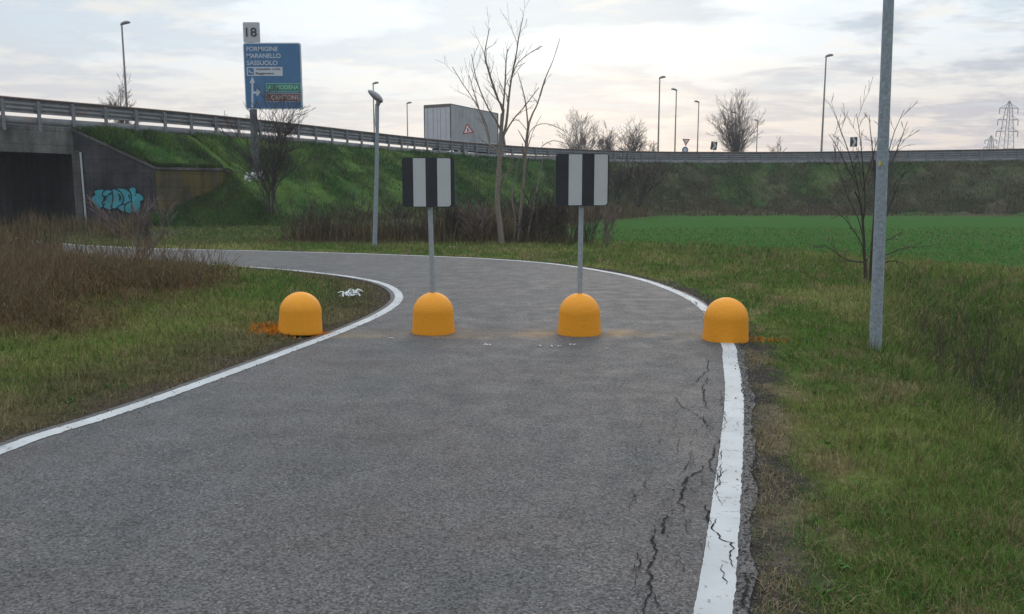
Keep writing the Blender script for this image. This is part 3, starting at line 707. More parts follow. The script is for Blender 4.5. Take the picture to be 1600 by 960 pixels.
def striped(px, x0, x1, ytop, ybot, pxb, white, label, rz):
    base = G(*pxb); base.y += .26; Y = base.y - .05
    a, b = P(x0, ytop, Y), P(x1, ybot, Y); w, h = b.x - a.x, a.z - b.z; cx, cz = (a.x + b.x) / 2, (a.z + b.z) / 2
    S = empty("striped_sign", (base.x, base.y, .46), label, "road sign", "black and white striped signs on posts")
    mb = MB(); topx = P(px, (ytop + ybot) / 2, base.y).x
    mb.tube([(base.x, base.y, .40), (topx, base.y, a.z - .06)], .0285, 16); mb.build("post", M_GALV, S)
    R = Matrix.Rotation(rz, 3, 'Z'); C_ = Vector((cx, Y - .012, cz))
    mb = MB(); mb.prism([C_ + R @ Vector((u, 0, v)) for u, v in rrect(w, h, .035)], R @ Vector((0, 1, 0)), .03); pn = mb.build("panel", M_BLACK, S)
    for s0, s1, cut in white:
        u0 = (s0 - x0) / (x1 - x0) * w - w / 2; u1 = (s1 - x0) / (x1 - x0) * w - w / 2
        mb = MB(); mb.prism([C_ + R @ Vector((u, -.004, v)) for u, v in ((u0, -h / 2 + .008), (u1 - cut, -h / 2 + .008), (u1, -h / 2 + .008 + cut), (u1, h / 2 - .008 - cut * .6), (u1 - cut * .6, h / 2 - .008), (u0, h / 2 - .008))], R @ Vector((0, 1, 0)), .003)
        mb.build("white_stripe", M_WHITE, pn)
    mb = MB()
    for dz in (-.14, .14):
        mb.box((topx, Y + .045, cz + dz), (.34, .022, .035)); mb.tube([(topx, base.y, cz + dz - .016), (topx, base.y, cz + dz + .016)], .038, 16)
    mb.build("bracket", M_GALV, S)
striped(670, 628, 711, 246.5, 324, (674, 525), [(645.5, 665, 0), (683.5, 704.5, .02)], "left black and white striped sign, ending in a black strip at its right", 0)
striped(909, 868.5, 950.5, 240.5, 322, (908, 527), [(888.5, 909, 0), (928, 948.5, .02)], "right black and white striped sign, white almost to its right edge", 0)

# ------------------------------------------------------------------ lamps
def pole_lamp():
    b = G(1368, 536); b.z = -.1
    L_ = empty("street_lamp", (b.x, b.y, 0), "thick grey lamp pole in the right verge running out of the top of the picture", "street lamp")
    top = Vector((b.x - .17, b.y, 7.6)); mb = MB()
    mb.tube([b, b.lerp(top, .5), top], [.064, .053, .042], 20); mb.build("pole", M_POLE, L_)
    
    head = lamp_head_mesh(); o = head.build("lamp_head", M_LAMPH, L_, False); o.location = (top.x - L_.location.x, top.y - L_.location.y, top.z); o.rotation_euler = (0, 0, 0)
    z = ZAT(256, b.y); k = (z + .1) / 7.7; c = b.lerp(top, k); mb = MB(); mb.box((c.x - .045, c.y - .042, z), (.018, .018, .05)); mb.build('yellow_tag', pmat('yellow_sticker', (.4, .35, .05)), L_)
def lamp_head_mesh():
    mb = MB(); n, m = 20, 16; V = []                                 # rounded drooping luminaire, nose up and to -x
    R = Matrix.Rotation(math.radians(24), 3, 'Y')
    for i in range(n + 1):
        t = i / n; x = .22 - .52 * t; r = max(.03, math.sin(math.pi * t ** .8) ** .55)
        for k in range(m):
            a = 2 * math.pi * k / m; V.append(R @ Vector((x, .13 * r * math.cos(a), (.085 if math.sin(a) > 0 else .075) * r * math.sin(a))) + Vector((-.03, 0, .10)))
    mb.add(V, [(i * m + k, i * m + (k + 1) % m, (i + 1) * m + (k + 1) % m, (i + 1) * m + k) for i in range(n) for k in range(m)], True)
    mb.tube([(.0, 0, -.06), (.03, 0, .03)], [.055, .085], 12); return mb
pole_lamp()
def lamp2():
    b = G(585, 388); Y = b.y; top = P(590, 160, Y)
    L_ = empty("street_lamp", b, "slim grey street lamp with rounded head beside the far side of the bend", "street lamp")
    mb = MB(); mb.tube([(b.x, Y, -.1), (b.x + (top.x - b.x) * .6, Y, top.z * .5), top], [.078, .065, .05], 16); mb.build("pole", M_POLE, L_)
    o = lamp_head_mesh().build("lamp_head", M_LAMPH, L_, False); o.location = top - Vector(b); o.scale = (1.0, 1.5, 1.6)
    mb = MB(); mb.tube([top + Vector((-.07, .03, -.05)), top + Vector((-.10, .03, -.6)), top + Vector((-.05, .03, -1.2))], .012, 6); mb.build("conduit", M_POLE, L_)
lamp2()
hw = None
for (tx, ty, flip, lab) in [(190, 36, 0, "tall highway lamp on the far left above the guard rail"), (583, 130, 0, "tiny highway lamp just behind the slim street lamp head"), (636, 161, 0, "small highway lamp just left of the truck"),
                      (1031, 121, 0, "tallest of the three highway lamps right of the right striped sign"), (1057, 140, 1, "middle of the three highway lamps right of the right striped sign"), (1092, 159, 1, "lowest of the three highway lamps, near the triangular sign"),
                      (1150, 176, 1, "highway lamp seen through the bare tree right of the triangular sign"), (1184, 188, 1, "small highway lamp at the right edge of the same bare tree"), (1291, 87, 0, "tall highway lamp left of the thick grey pole")]:
    Dd = 17 * 1250 / (312 - ty) * .995; t = P(tx, ty, Dd)
    if hw is None:
        hw = empty("highway_lamp", (0, 0, 0), lab, "street lamp", "tall lamps along the raised road"); hp = []
        mb = MB(); mb.tube([(0, 0, 0), (0, 0, 13)], [.13, .075], 8); mb.build("pole", M_FARPOLE, hw, False)
        mb = MB(); mb.tube([(-.08, 0, 12.9), (.02, 0, 13.05), (.2, 0, 13.13), (.45, 0, 13.2), (.72, 0, 13.2), (.8, 0, 13.17)], [.08, .13, .16, .17, .12, .04], 10); mb.build("lamp_head", M_LAMPH, hw, False)
        o = hw
    else:
        o = hw.copy(); COL.objects.link(o); tag(o, lab)
        for ch in list(hw.children):
            c = ch.copy(); COL.objects.link(c); c.parent = o
    o.location = (t.x, t.y, DECK - .1); sc_ = (t.z - DECK + .1) / 13.15; o.scale = (1, 1, sc_); o.rotation_euler = (0, 0, math.pi if flip else 0)

# ------------------------------------------------------------------ big direction sign
def textmesh(s, size, align='LEFT'):
    cu = bpy.data.curves.new("t", 'FONT'); cu.body = s; cu.size = size; cu.extrude = .004; cu.align_x = align; cu.offset = size * .012
    ob = bpy.data.objects.new("t", cu); COL.objects.link(ob); dg = bpy.context.evaluated_depsgraph_get(); me = bpy.data.meshes.new_from_object(ob.evaluated_get(dg))
    bpy.data.objects.remove(ob); bpy.data.curves.remove(cu); return me
def big_sign():
    Y = 49.5; base = P(399, 292, Y)
    S = empty("direction_sign", (base.x, Y, base.z - .4), "tall blue direction sign with white town names under a small grey 18 panel", "road sign")
    def q(x, y, dy=0): v = P(x, y, Y); v.y += dy; return v
    def plate(name, x0, y0, x1, y1, mat, dy, parent, th=.03, r=.03, name2=None):
        a, b = q(x0, y0), q(x1, y1); c = (a + b) / 2; w, h = b.x - a.x, a.z - b.z
        mb = MB(); mb.prism([Vector((c.x + u, Y + dy, c.z + v)) for u, v in rrect(w, h, min(r, w / 3, h / 3))], (0, 1, 0), th); return mb.build(name, mat, parent)
    mb = MB(); mb.tube([(base.x, Y + .22, base.z - .6), (base.x, Y + .22, q(399, 40).z)], .22, 14); mb.build("post", M_SIGNP, S)
    pn = plate("panel", 379.5, 67, 473.5, 171, M_SWHT, 0, S, .06, .15); 
    plate("blue_field", 381, 68.8, 471.5, 169.2, M_BLUE, -.012, pn, .010, .13)
    nb = plate("number_panel", 379.2, 35, 406.5, 66.5, M_GREY, 0, S, .05, .05)
    mb = MB()
    for zy in (85, 125, 155): a = q(399, zy); mb.box((q(426, zy).x, Y + .12, a.z), (3.3, .10, .10))
    mb.build("stiffener", M_GALV, S)
    def text(s, x, y, hpx, mat, dy, parent, wpx=None):
        me = textmesh(s, 1); V = np.array([v.co[:] for v in me.vertices]); w0 = V[:, 0].max() - V[:, 0].min(); h0 = V[:, 1].max() - V[:, 1].min()
        a, b = q(x, y), q(x + (wpx or hpx), y - hpx); sx = (b.x - a.x) / w0 if wpx else (b.z - a.z) / h0; sz = (b.z - a.z) / h0
        W = np.stack([a.x + (V[:, 0] - V[:, 0].min()) * sx, Y + dy + V[:, 2] * .5, a.z + (V[:, 1] - V[:, 1].min()) * sz], 1)
        for v, co in zip(me.vertices, W): v.co = co
        me.update(); me.materials.clear(); o = link("lettering", me, mat, parent); return o
    text("18", 384.5, 57.5, 14, M_INK, -.02, nb, 16.5)
    text("FORMIGINE", 385.5, 80.2, 7, M_SWHT, -.018, pn, 48.5); text("MARANELLO", 385.5, 91, 7, M_SWHT, -.018, pn, 53); text("SASSUOLO", 386, 102, 7, M_SWHT, -.018, pn, 47.5)
    hs = plate("hospital_panel", 385.5, 105, 442, 119, M_SWHT, -.022, pn, .008, .04)
    plate("hospital_symbol", 387.3, 106.6, 397, 117.5, M_BLUE, -.030, hs, .006, .02)
    mb = MB(); mb.prism([q(x, y, -.036) for x, y in ((389, 109.5), (390, 109.5), (391, 112.2), (395.6, 114), (395.6, 116), (394.8, 116), (394.6, 115), (389.8, 113.6), (389, 112))], (0, 1, 0), .003); mb.build("bed_symbol", M_SWHT, hs)
    text("ospedale civile", 400, 110.8, 4.6, M_INK, -.030, hs, 38); text("Baggiovara", 400, 117.6, 4.6, M_INK, -.030, hs, 28)
    gp = plate("green_panel", 416, 130.5, 470, 143.5, M_GLET, -.020, pn, .006, .03); plate("green_field", 416.7, 131.3, 469.3, 142.7, M_GREEN, -.026, gp, .005, .03); text("A1", 418.5, 140, 6, M_GLET, -.034, gp, 8); text("MODENA", 431.5, 140, 6.6, M_GLET, -.034, gp, 35.5)
    bp = plate("brown_panel", 416, 145.8, 470, 159.3, M_BLET, -.020, pn, .006, .03); plate("brown_field", 416.7, 146.6, 469.3, 158.5, M_BROWN, -.026, bp, .005, .03); text("CANTONE", 424, 156, 6.8, M_BLET, -.034, bp, 43.5)
    mb = MB(); mb.prism([q(x, y, -.018) for x, y in ((393, 168), (393, 130), (390, 130), (394.4, 120), (399, 130), (396, 130), (396, 143.3), (401, 143.3), (401, 138.6), (408.5, 144.8), (401, 151), (401, 146.6), (396, 146.6), (396, 168))], (0, 1, 0), .004)
    mb.build("arrow_symbol", M_SWHT, pn)
big_sign()

# ------------------------------------------------------------------ truck
def truck():
    hd = Vector((.45, .893, 0)); rt = Vector((-.893, .45, 0))         # travel direction, to the left of it
    Y0 = 77.3; c0 = P(704, 200, Y0); c0.z = 0; ztop = ZAT(162, Y0); zb = DECK + .1
    T = empty("truck", (c0.x, c0.y, zb), "large grey box truck with pale rear doors driving along the raised road", "truck")
    W, Lg = 2.9, 9.6; zf = zb + 1.15
    def bx(a, b, r0, r1, z0, z1):        # along heading a..b, across r0..r1
        pts = [c0 + hd * a + rt * r0, c0 + hd * b + rt * r0, c0 + hd * b + rt * r1, c0 + hd * a + rt * r1]; return [p + Vector((0, 0, z0)) for p in pts], z1 - z0
    def add(mb, *k): p, h = bx(*k); mb.prism(p, (0, 0, 1), h)
    mb = MB(); add(mb, 0, Lg, 0, W, zf, ztop - .06)
    body = mb.build("box_body", M_TARP, T)
    mb = MB(); 
    for a in np.arange(.1, Lg, .75): add(mb, a, a + .025, -.012, -.001, zf + .1, ztop - .2)
    mb.build("curtain_strap", M_TARP, body)
    mb = MB(); add(mb, -.03, Lg + .03, -.03, W + .03, ztop - .058, ztop); mb.build("roof_trim", M_TRIM, T)
    mb = MB(); add(mb, -.05, .06, -.05, -.002, zf, ztop - .06); add(mb, -.05, .06, W + .002, W + .05, zf, ztop - .06); add(mb, -.06, -.003, 0, W, ztop - .28, ztop - .062); add(mb, Lg - .06, Lg + .06, -.05, -.002, zf, ztop - .06); add(mb, .06, Lg - .06, -.04, -.002, zf - .02, zf + .14); mb.build("body_frame", M_TRIM, T)
    for r0, r1 in ((.06, W / 2 - .02), (W / 2 + .02, W - .06)):
        mb = MB(); add(mb, -.035, -.002, r0, r1, zf + .05, ztop - .30); d = mb.build("rear_door", M_DOOR, T)
        mb = MB()
        for k in (.3, .75): add(mb, -.06, -.037, r0 + (r1 - r0) * k, r0 + (r1 - r0) * k + .035, zf + .08, ztop - .34)
        mb.build("locking_bar", M_GALV, d)
    for r in (.12, W - .42):
        mb = MB(); add(mb, -.08, -.0, r, r + .32, zf - .22, zf - .04); mb.build("tail_light", M_LAMPR, T)
    mb = MB(); add(mb, .2, Lg - .1, .5, W - .5, zf - .3, zf - .01); add(mb, -.02, .08, .1, W - .1, zf - .62, zf - .48); mb.build("chassis", M_TRIM, T)
    for a in (1.6, 2.9, Lg + 1.0):
        for r in (.02, W - .34):
            mb = MB(); c = c0 + hd * a + rt * (r + .16) + Vector((0, 0, zb + .5)); mb.tube([c - rt * .15, c + rt * .15], .5, 20); wl = mb.build("wheel", M_TYRE, T)
            mb = MB(); mb.tube([c - rt * .165, c + rt * .165], .27, 16); mb.build("rim", M_GALV, wl)
    mb = MB(); pts = [(.25, .5), (2.1, .5), (2.15, 1.6), (1.75, 2.75), (1.5, 2.85), (.25, 2.9)]
    mb.prism([c0 + hd * (Lg + a) + rt * .1 + Vector((0, 0, zb + z)) for a, z in pts], rt, W - .2); mb.build("cab", M_CABW, T)
    mb = MB(); mb.prism([c0 + hd * (Lg + a) + rt * .09 + Vector((0, 0, zb + z)) for a, z in ((1.0, 1.65), (2.02, 1.65), (1.7, 2.5), (1.0, 2.5))], rt, W - .18); mb.build("side_window", M_GLASS, T)
truck()
# ------------------------------------------------------------------ small signs on the raised road
def sign_post(S, x, Y, z0, z1, r=.035):
    mb = MB(); mb.tube([(x, Y, z0), (x, Y, z1)], r, 8); return mb.build("post", M_GALV, S)
def tri(cx, cy, s, Y, up=True, rot=0):
    c = P(cx, cy, Y); R = s; out = []
    for k in range(3):
        a = math.radians((90 if up else -90) + 120 * k) + rot; out.append(Vector((c.x + R * math.cos(a), Y, c.z + R * math.sin(a))))
    return c, out
def small_signs():
    Y = 75.0; c = P(731, 203.5, Y)
    S = empty("warning_sign", (c.x, Y, DECK), "tilted red-bordered triangular warning sign in front of the truck side", "road sign"); sign_post(S, c.x, Y + .05, DECK, c.z, .03)
    rot = .14
    _, t = tri(731, 203.5, .62, Y, True, rot); mb = MB(); mb.prism(t, (0, 1, 0), .03); pn = mb.build("panel", M_RED, S)
    _, t = tri(731, 203.5, .42, Y, True, rot); mb = MB(); mb.prism([v + Vector((0, -.008, 0)) for v in t], (0, 1, 0), .006); mb.build("white_field", pmat("sign_field", (.60, .58, .58)), pn)
    mb = MB(); mb.prism([Vector((c.x + u, Y - .014, c.z + v)) for u, v in ((-.05, -.16), (.03, -.16), (.03, -.05), (.13, -.14), (.17, -.08), (.03, .04), (.03, .12), (.07, .12), (0, .25), (-.09, .1), (-.05, .11))], (0, 1, 0), .004); mb.build("merge_arrow", M_INK, pn)
    # give way over round sign
    Y = 93.5; c = P(1072, 222, Y)
    S = empty("give_way_sign", (c.x, Y, DECK), "white upside-down triangle sign with red border above the small round blue sign", "road sign"); sign_post(S, c.x, Y + .06, DECK, c.z, .035)
    _, t = tri(1072, 221, .52, Y, False, -.05); mb = MB(); mb.prism(t, (0, 1, 0), .03); pn = mb.build("panel", M_RED, S)
    _, t = tri(1072, 221, .33, Y, False, -.05); mb = MB(); mb.prism([v + Vector((0, -.008, 0)) for v in t], (0, 1, 0), .006); mb.build("white_field", pmat("sign_field_warm", (.55, .52, .48)), pn)
    c2 = P(1070.5, 234.5, Y); mb = MB(); mb.tube([(c2.x, Y - .01, c2.z), (c2.x, Y + .02, c2.z)], .36, 24); rs = mb.build("round_panel", pmat("round_blue", (.09, .14, .24)), S)
    mb = MB(); mb.tube([(c2.x, Y - .02, c2.z), (c2.x, Y - .012, c2.z)], .20, 20); mb.build("round_centre", M_SWHT, rs)
    for (x, y, w, h, Y, lab, lean) in [(1115.5, 228, 9.5, 12.5, 92.5, "small black and white chevron board beside the far bare tree", .12), (1334, 222, 11, 14.5, 91.8, "small black and white chevron board left of the thick grey pole", -.02)]:
        c = P(x, y, Y); k = Y / 1250; W, Hh = w * k, h * k
        S = empty("chevron_sign", (c.x, Y, DECK), lab, "road sign", "chevron boards on the raised road"); sign_post(S, c.x, Y + .05, DECK, c.z)
        R = Matrix.Rotation(lean, 3, 'Y'); mb = MB(); mb.prism([c + R @ Vector((u * W / 2, 0, v * Hh / 2)) for u, v in ((-1, -1), (1, -1), (1, 1), (-1, 1))], (0, 1, 0), .03); pn = mb.build("panel", M_BLACK, S)
        mb = MB(); mb.prism([c + R @ Vector((u * W / 2, -.008, v * Hh / 2)) for u, v in ((-.55, -.92), (.1, -.92), (.75, 0), (.1, .92), (-.55, .92), (.05, 0))], (0, 1, 0), .006); mb.build("white_chevron", M_WHITE, pn)
    Y = 101; c = P(911.5, 223, Y); S = empty("road_sign", (c.x, Y, DECK), "dark back of a small square sign in front of the far bushes", "road sign"); sign_post(S, c.x, Y + .05, DECK, c.z)
    mb = MB(); mb.box((c.x, Y, c.z), (.62, .03, .55)); mb.build("panel", pmat("sign_back", (.12, .08, .085)), S)
    Y = 101; c = P(939.5, 222, Y); S = empty("road_sign", (c.x, Y, DECK), "dark back of a small round sign right of the square one", "road sign"); sign_post(S, c.x, Y + .05, DECK, c.z)
    mb = MB(); mb.tube([(c.x, Y - .02, c.z), (c.x, Y + .02, c.z)], .36, 24); mb.build("panel", pmat("sign_back_round", (.13, .09, .10)), S)
small_signs()

# ------------------------------------------------------------------ pylons
def pylon(px, ytop, D_, label, s=1.0):
    t = P(px, ytop, D_); S = empty("electricity_pylon", (t.x, D_, 0), label, "pylon", "lattice pylons on the horizon")
    Ht = t.z; r = .10 * D_ / 310 * 1.35; mb = MB()
    k = D_ / 1250
    def hw_(z): 
        u = z / Ht; return np.interp(u, [0, .45, .72, .93, 1], [5.2, 2.1, 1.45, .85, .15])
    zs = [0, .13, .25, .36, .46, .54, .61, .67, .73, .79, .85, .90, .95, 1.0]
    for sx in (-1, 1):
        for sy in (-1, 1): mb.tube([(t.x + sx * hw_(u * Ht), D_ + sy * hw_(u * Ht), u * Ht) for u in zs], r, 4)
    for a, b in zip(zs[:-1], zs[1:]):
        wa, wb, za, zb_ = hw_(a * Ht), hw_(b * Ht), a * Ht, b * Ht
        for s_ in (-1, 1):
            for (xa, ya, xb, yb) in ((-1, s_, 1, s_), (s_, -1, s_, 1)):
                mb.tube([(t.x + xa * wa, D_ + ya * wa, za), (t.x + xb * wb, D_ + yb * wb, zb_)], r * .35, 3, False)
        mb.tube([(t.x - wb, D_ - wb, zb_), (t.x + wb, D_ - wb, zb_)], r * .6, 3, False)
    mb.build("mast", M_LATT, S)
    for yy, hw2 in ((169, 14), (187, 15.5), (205, 16.5)):
        z = Ht - (yy - 158) / (312 - 158) * (Ht - H); w = hw2 * 310 / 1250; mb = MB()
        for sx in (-1, 1):
            for q in (-1, 1): mb.tube([(t.x + sx * hw_(z), D_ + q * hw_(z), z), (t.x + sx * w, D_, z)], r * .8, 4)
            mb.tube([(t.x + sx * hw_(z + 1.6), D_, z + 1.7), (t.x + sx * w, D_, z)], r * .6, 4)
        arm = mb.build("cross_arm", M_LATT, S)
        for sx in (-1, 1):
            mb = MB(); mb.tube([(t.x + sx * w, D_, z), (t.x + sx * w, D_, z - 2.1)], .16 * D_ / 310, 6); mb.build("insulator", M_LATT, arm)
pylon(1577.5, 158, 310, "large lattice pylon with three cross arms at the right edge of the picture")
pylon(1549, 212, 480, "smaller distant lattice pylon just left of the large one")

# ------------------------------------------------------------------ vegetation: bare trees
def segs_mesh(name, S, sides, mat, parent):
    """S: (n,8) p0 p1 r0 r1"""
    S = np.array(S, float); n = len(S); p0, p1, r0, r1 = S[:, :3], S[:, 3:6], S[:, 6], S[:, 7]
    t = p1 - p0; t /= np.linalg.norm(t, axis=1)[:, None] + 1e-9; ref = np.where((np.abs(t[:, 2]) > .9)[:, None], [1, 0, 0], [0, 0, 1]); a = np.cross(t, ref); a /= np.linalg.norm(a, axis=1)[:, None] + 1e-9; b = np.cross(t, a)
    V = np.zeros((n, 2 * sides, 3)); 
    for k in range(sides):
        c, s = math.cos(2 * math.pi * k / sides), math.sin(2 * math.pi * k / sides); o = a * c + b * s
        V[:, k] = p0 + o * r0[:, None]; V[:, sides + k] = p1 + o * r1[:, None]
    base = (np.arange(n) * 2 * sides)[:, None]; Fc = np.stack([base[:, 0][:, None] + np.array([k, (k + 1) % sides, sides + (k + 1) % sides, sides + k])[None] for k in range(sides)], 1).reshape(-1, 4)
    return link(name, np_mesh(name, V.reshape(-1, 3), Fc, None, True), mat, parent)
def grow(S, p, d, length, r, depth, rng, spread=.5, up=.12, kids=3, nseg=4, rmin=.003, twist=.12):
    seg = length / nseg; pts = [p]
    for i in range(nseg):
        d = (d + Vector((rng.gauss(0, twist), rng.gauss(0, twist), rng.gauss(0, twist * .6) + up * .25))).normalized(); q = p + d * seg
        ra = r * (1 - .55 * i / nseg); rb = r * (1 - .55 * (i + 1) / nseg); S.append((*p, *q, max(ra, rmin), max(rb, rmin))); p = q; pts.append(p)
        if depth > 0 and i >= 0:
            for k in range(kids if i == nseg - 1 else (1 if rng.random() < .75 else 0)):
                ax = Vector((rng.gauss(0, 1), rng.gauss(0, 1), rng.gauss(0, .5))).normalized(); nd = (d + ax * spread * rng.uniform(.6, 1.3)).normalized()
                grow(S, p, nd, length * rng.uniform(.45, .75), r * (1 - .55 * (i + 1) / nseg) * rng.uniform(.5, .75), depth - 1, rng, spread, up, kids, nseg, rmin, twist)
def limb(S, pts, r0, r1, rng, depth=1, tw=.30, dens=.8, rmin=.004, tl=.22):
    c = catmull([tuple(p) for p in pts], .25); n = len(c); tot = np.linalg.norm(np.diff(c, axis=0), axis=1).sum()
    for i in range(n - 1):
        a = r0 + (r1 - r0) * i / n; b = r0 + (r1 - r0) * (i + 1) / n; S.append((*c[i], *c[i + 1], a, b))
        if depth and i > n * .2 and rng.random() < dens * .45:
            t = Vector(c[i + 1] - c[i]).normalized(); ax = Vector((rng.gauss(0, 1), rng.gauss(0, 1), rng.gauss(0, .6))).normalized()
            grow(S, Vector(c[i]), (t + ax * .75).normalized(), tot * tl * rng.uniform(.4, 1), a * .45, depth - 1, rng, .5, .2, 2, 3, rmin)
def tree_main():
    rng = random.Random(11); Y = 27.3
    b = P(785, 386, Y); T = empty("bare_tree", (b.x, b.y, 0), "tall bare tree with pale slender trunk between the two striped signs", "tree")
    tr = [(785, 388), (782, 360), (779, 336), (776.5, 310), (778, 289), (780, 257), (782, 230), (783, 206), (785, 178)]
    S = []; limb(S, [P(x, y, Y) for x, y in tr], (.098), .06, rng, 0); segs_mesh("trunk", S, 9, M_BARK, T)
    S = []
    L_ = [([(783, 202), (787, 172), (779, 158), (769, 131), (759, 95), (758, 79), (765, 44)], .06, .4), ([(785, 180), (789, 135), (791, 91), (794, 77)], .05, -.5), ([(784, 222), (791, 194), (795, 154), (799, 123), (807, 83), (811, 56), (817, 28)], .07, .2),
          ([(797, 128), (803, 112), (809, 99), (828, 83), (847, 72)], .03, .8), ([(783, 206), (774, 186), (763, 170), (745, 127), (737, 85)], .045, -.6), ([(780, 240), (769, 228), (765, 226), (761, 198), (741, 158), (724, 133), (707, 105)], .045, .7),
          ([(786, 215), (795, 198), (806, 182), (817, 170), (842, 137)], .045, -.3), ([(785, 175), (777, 150), (764, 112), (757, 95)], .03, -.9), ([(783, 232), (781, 255), (789, 280), (800, 240)], .03, .5), ([(778, 305), (785, 290), (797, 270), (803, 240)], .035, -.5), ([(765, 225), (757, 195), (745, 160), (733, 118)], .03, .3)]
    for pts, r, dy in L_:
        n = len(pts); r *= .72; limb(S, [P(x, y, Y + dy * 1.3 * i / n) for i, (x, y) in enumerate(pts)], r, .009, rng, 2, dens=2.1, tl=.2, rmin=.004)
    segs_mesh("branches", S, 5, M_BARK, T)
    Y = 28.6; b = P(812, 384, Y); T = empty("bare_tree", (b.x, b.y, 0), "thinner dark multi-stemmed tree just right of the pale trunk", "tree"); S = []
    limb(S, [P(x, y, Y) for x, y in ((809, 388), (812, 350), (817, 297), (820, 260), (822, 226), (826, 194))], .07, .05, rng, 1); limb(S, [P(x, y, Y) for x, y in ((822, 386), (830, 340), (838, 300), (846, 260), (850, 235))], .05, .01, rng, 2)
    limb(S, [P(x, y, Y) for x, y in ((800, 388), (806, 350), (800, 310), (806, 270), (812, 245))], .045, .01, rng, 2)
    segs_mesh("trunk", S, 6, M_BARK, T); S = []
    for pts, r in ([(826, 194), (833, 176), (840, 162), (852, 123), (864, 95), (875, 60)], .045), ([(825, 200), (824, 186), (820, 154), (809, 113)], .035), ([(824, 230), (828, 206), (844, 194), (864, 196), (885, 208)], .018), ([(846, 232), (848, 228), (864, 220), (888, 226), (896, 236)], .018), ([(822, 240), (833, 205), (846, 180)], .02), ([(824, 205), (812, 190), (800, 185)], .015):
        limb(S, [P(x, y, Y + .3 * i) for i, (x, y) in enumerate(pts)], r, .006, rng, 2, dens=.8, tl=.14)
    segs_mesh("branches", S, 4, M_BARK, T)
tree_main()
def bush(name, base, label, cat, hgt, nstem, spread, mat, seed, depth=3, r=.04, rmin=.004, kids=2, group=None, lean=(0, 0), up=.3, sides=3):
    rng = random.Random(seed); T = empty(name, base, label, cat, group); S = []
    for k in range(nstem):
        a = 2 * math.pi * (k + rng.random() * .6) / nstem; q = Vector(base) + Vector((math.cos(a), math.sin(a), 0)) * r * 2.2
        d = Vector((math.cos(a) * spread * rng.uniform(.4, 1.1) + lean[0], math.sin(a) * spread * rng.uniform(.4, 1.1) + lean[1], 1)).normalized(); q.z -= .1
        grow(S, q, d, hgt * rng.uniform(.5, .72), r * rng.uniform(.7, 1.1), depth, rng, .42, up, kids, 4, rmin, .09)
    S = np.array(S); zt = S[:, 5].max() - base[2]; S[:, [2, 5]] = base[2] + (S[:, [2, 5]] - base[2]) * hgt / zt
    rr = S[:, 6]; thick = rr > r * .42
    if thick.any() and (~thick).any(): segs_mesh("trunk", S[thick], 6, mat, T); segs_mesh("branches", S[~thick], sides, mat, T)
    else: segs_mesh("branches", S, sides, mat, T)
    return T
def fan(name, base, label, cat, hgt, halfw, nstem, mat, seed, r, rmin, group=None, depth=2, dens=1.6, low=.25, tl=.2, foot=1.5):
    """bare crown: stems fan out from the base and end on a rounded outline"""
    rng = random.Random(seed); T = empty(name, base, label, cat, group); S = []; B = Vector(base)
    for k in range(nstem):
        az = rng.uniform(0, 2 * math.pi); u = ((k + .5) / nstem) ** .6; th = u * math.radians(74)
        tip = B + Vector((math.cos(az) * math.sin(th) * halfw, math.sin(az) * math.sin(th) * halfw * .8, hgt * (low + (1 - low) * math.cos(th)))) * rng.uniform(.82, 1.0)
        m1 = B.lerp(tip, .35); m1.x = B.x + (tip.x - B.x) * .16; m1.y = B.y + (tip.y - B.y) * .16; m2 = B.lerp(tip, .7); m2.x = B.x + (tip.x - B.x) * .55; m2.y = B.y + (tip.y - B.y) * .55
        j = lambda q, a: q + Vector((rng.gauss(0, a), rng.gauss(0, a), 0)) * halfw
        limb(S, [B + Vector((math.cos(az) * u, math.sin(az) * u, -.1)) * r * foot, j(m1, .03), j(m2, .05), tip], r * rng.uniform(.6, 1), rmin, rng, depth, dens=dens, rmin=rmin, tl=tl)
    S = np.array(S); thick = S[:, 6] > r * .5; segs_mesh("trunk", S[thick], 6, mat, T); segs_mesh("branches", S[~thick], 3, mat, T); return T
p = P(424, 330, 45.5); fan("bare_bush", (p.x, 45.5, p.z - .1), "dense dark bare bush on the slope behind the blue direction sign post", "bush", 6.1, 3.0, 15, M_BARKD, 5, .042, .009, None, 3, 1.9, .30, .26, 12)
if 0: bush("bare_bush", (p.x, 45.5, p.z - .1), "dense dark bare bush on the slope behind the blue direction sign post", "bush", 6.7, 11, .30, M_BARKD, 5, 4, .065, .0065, 2, up=.30)
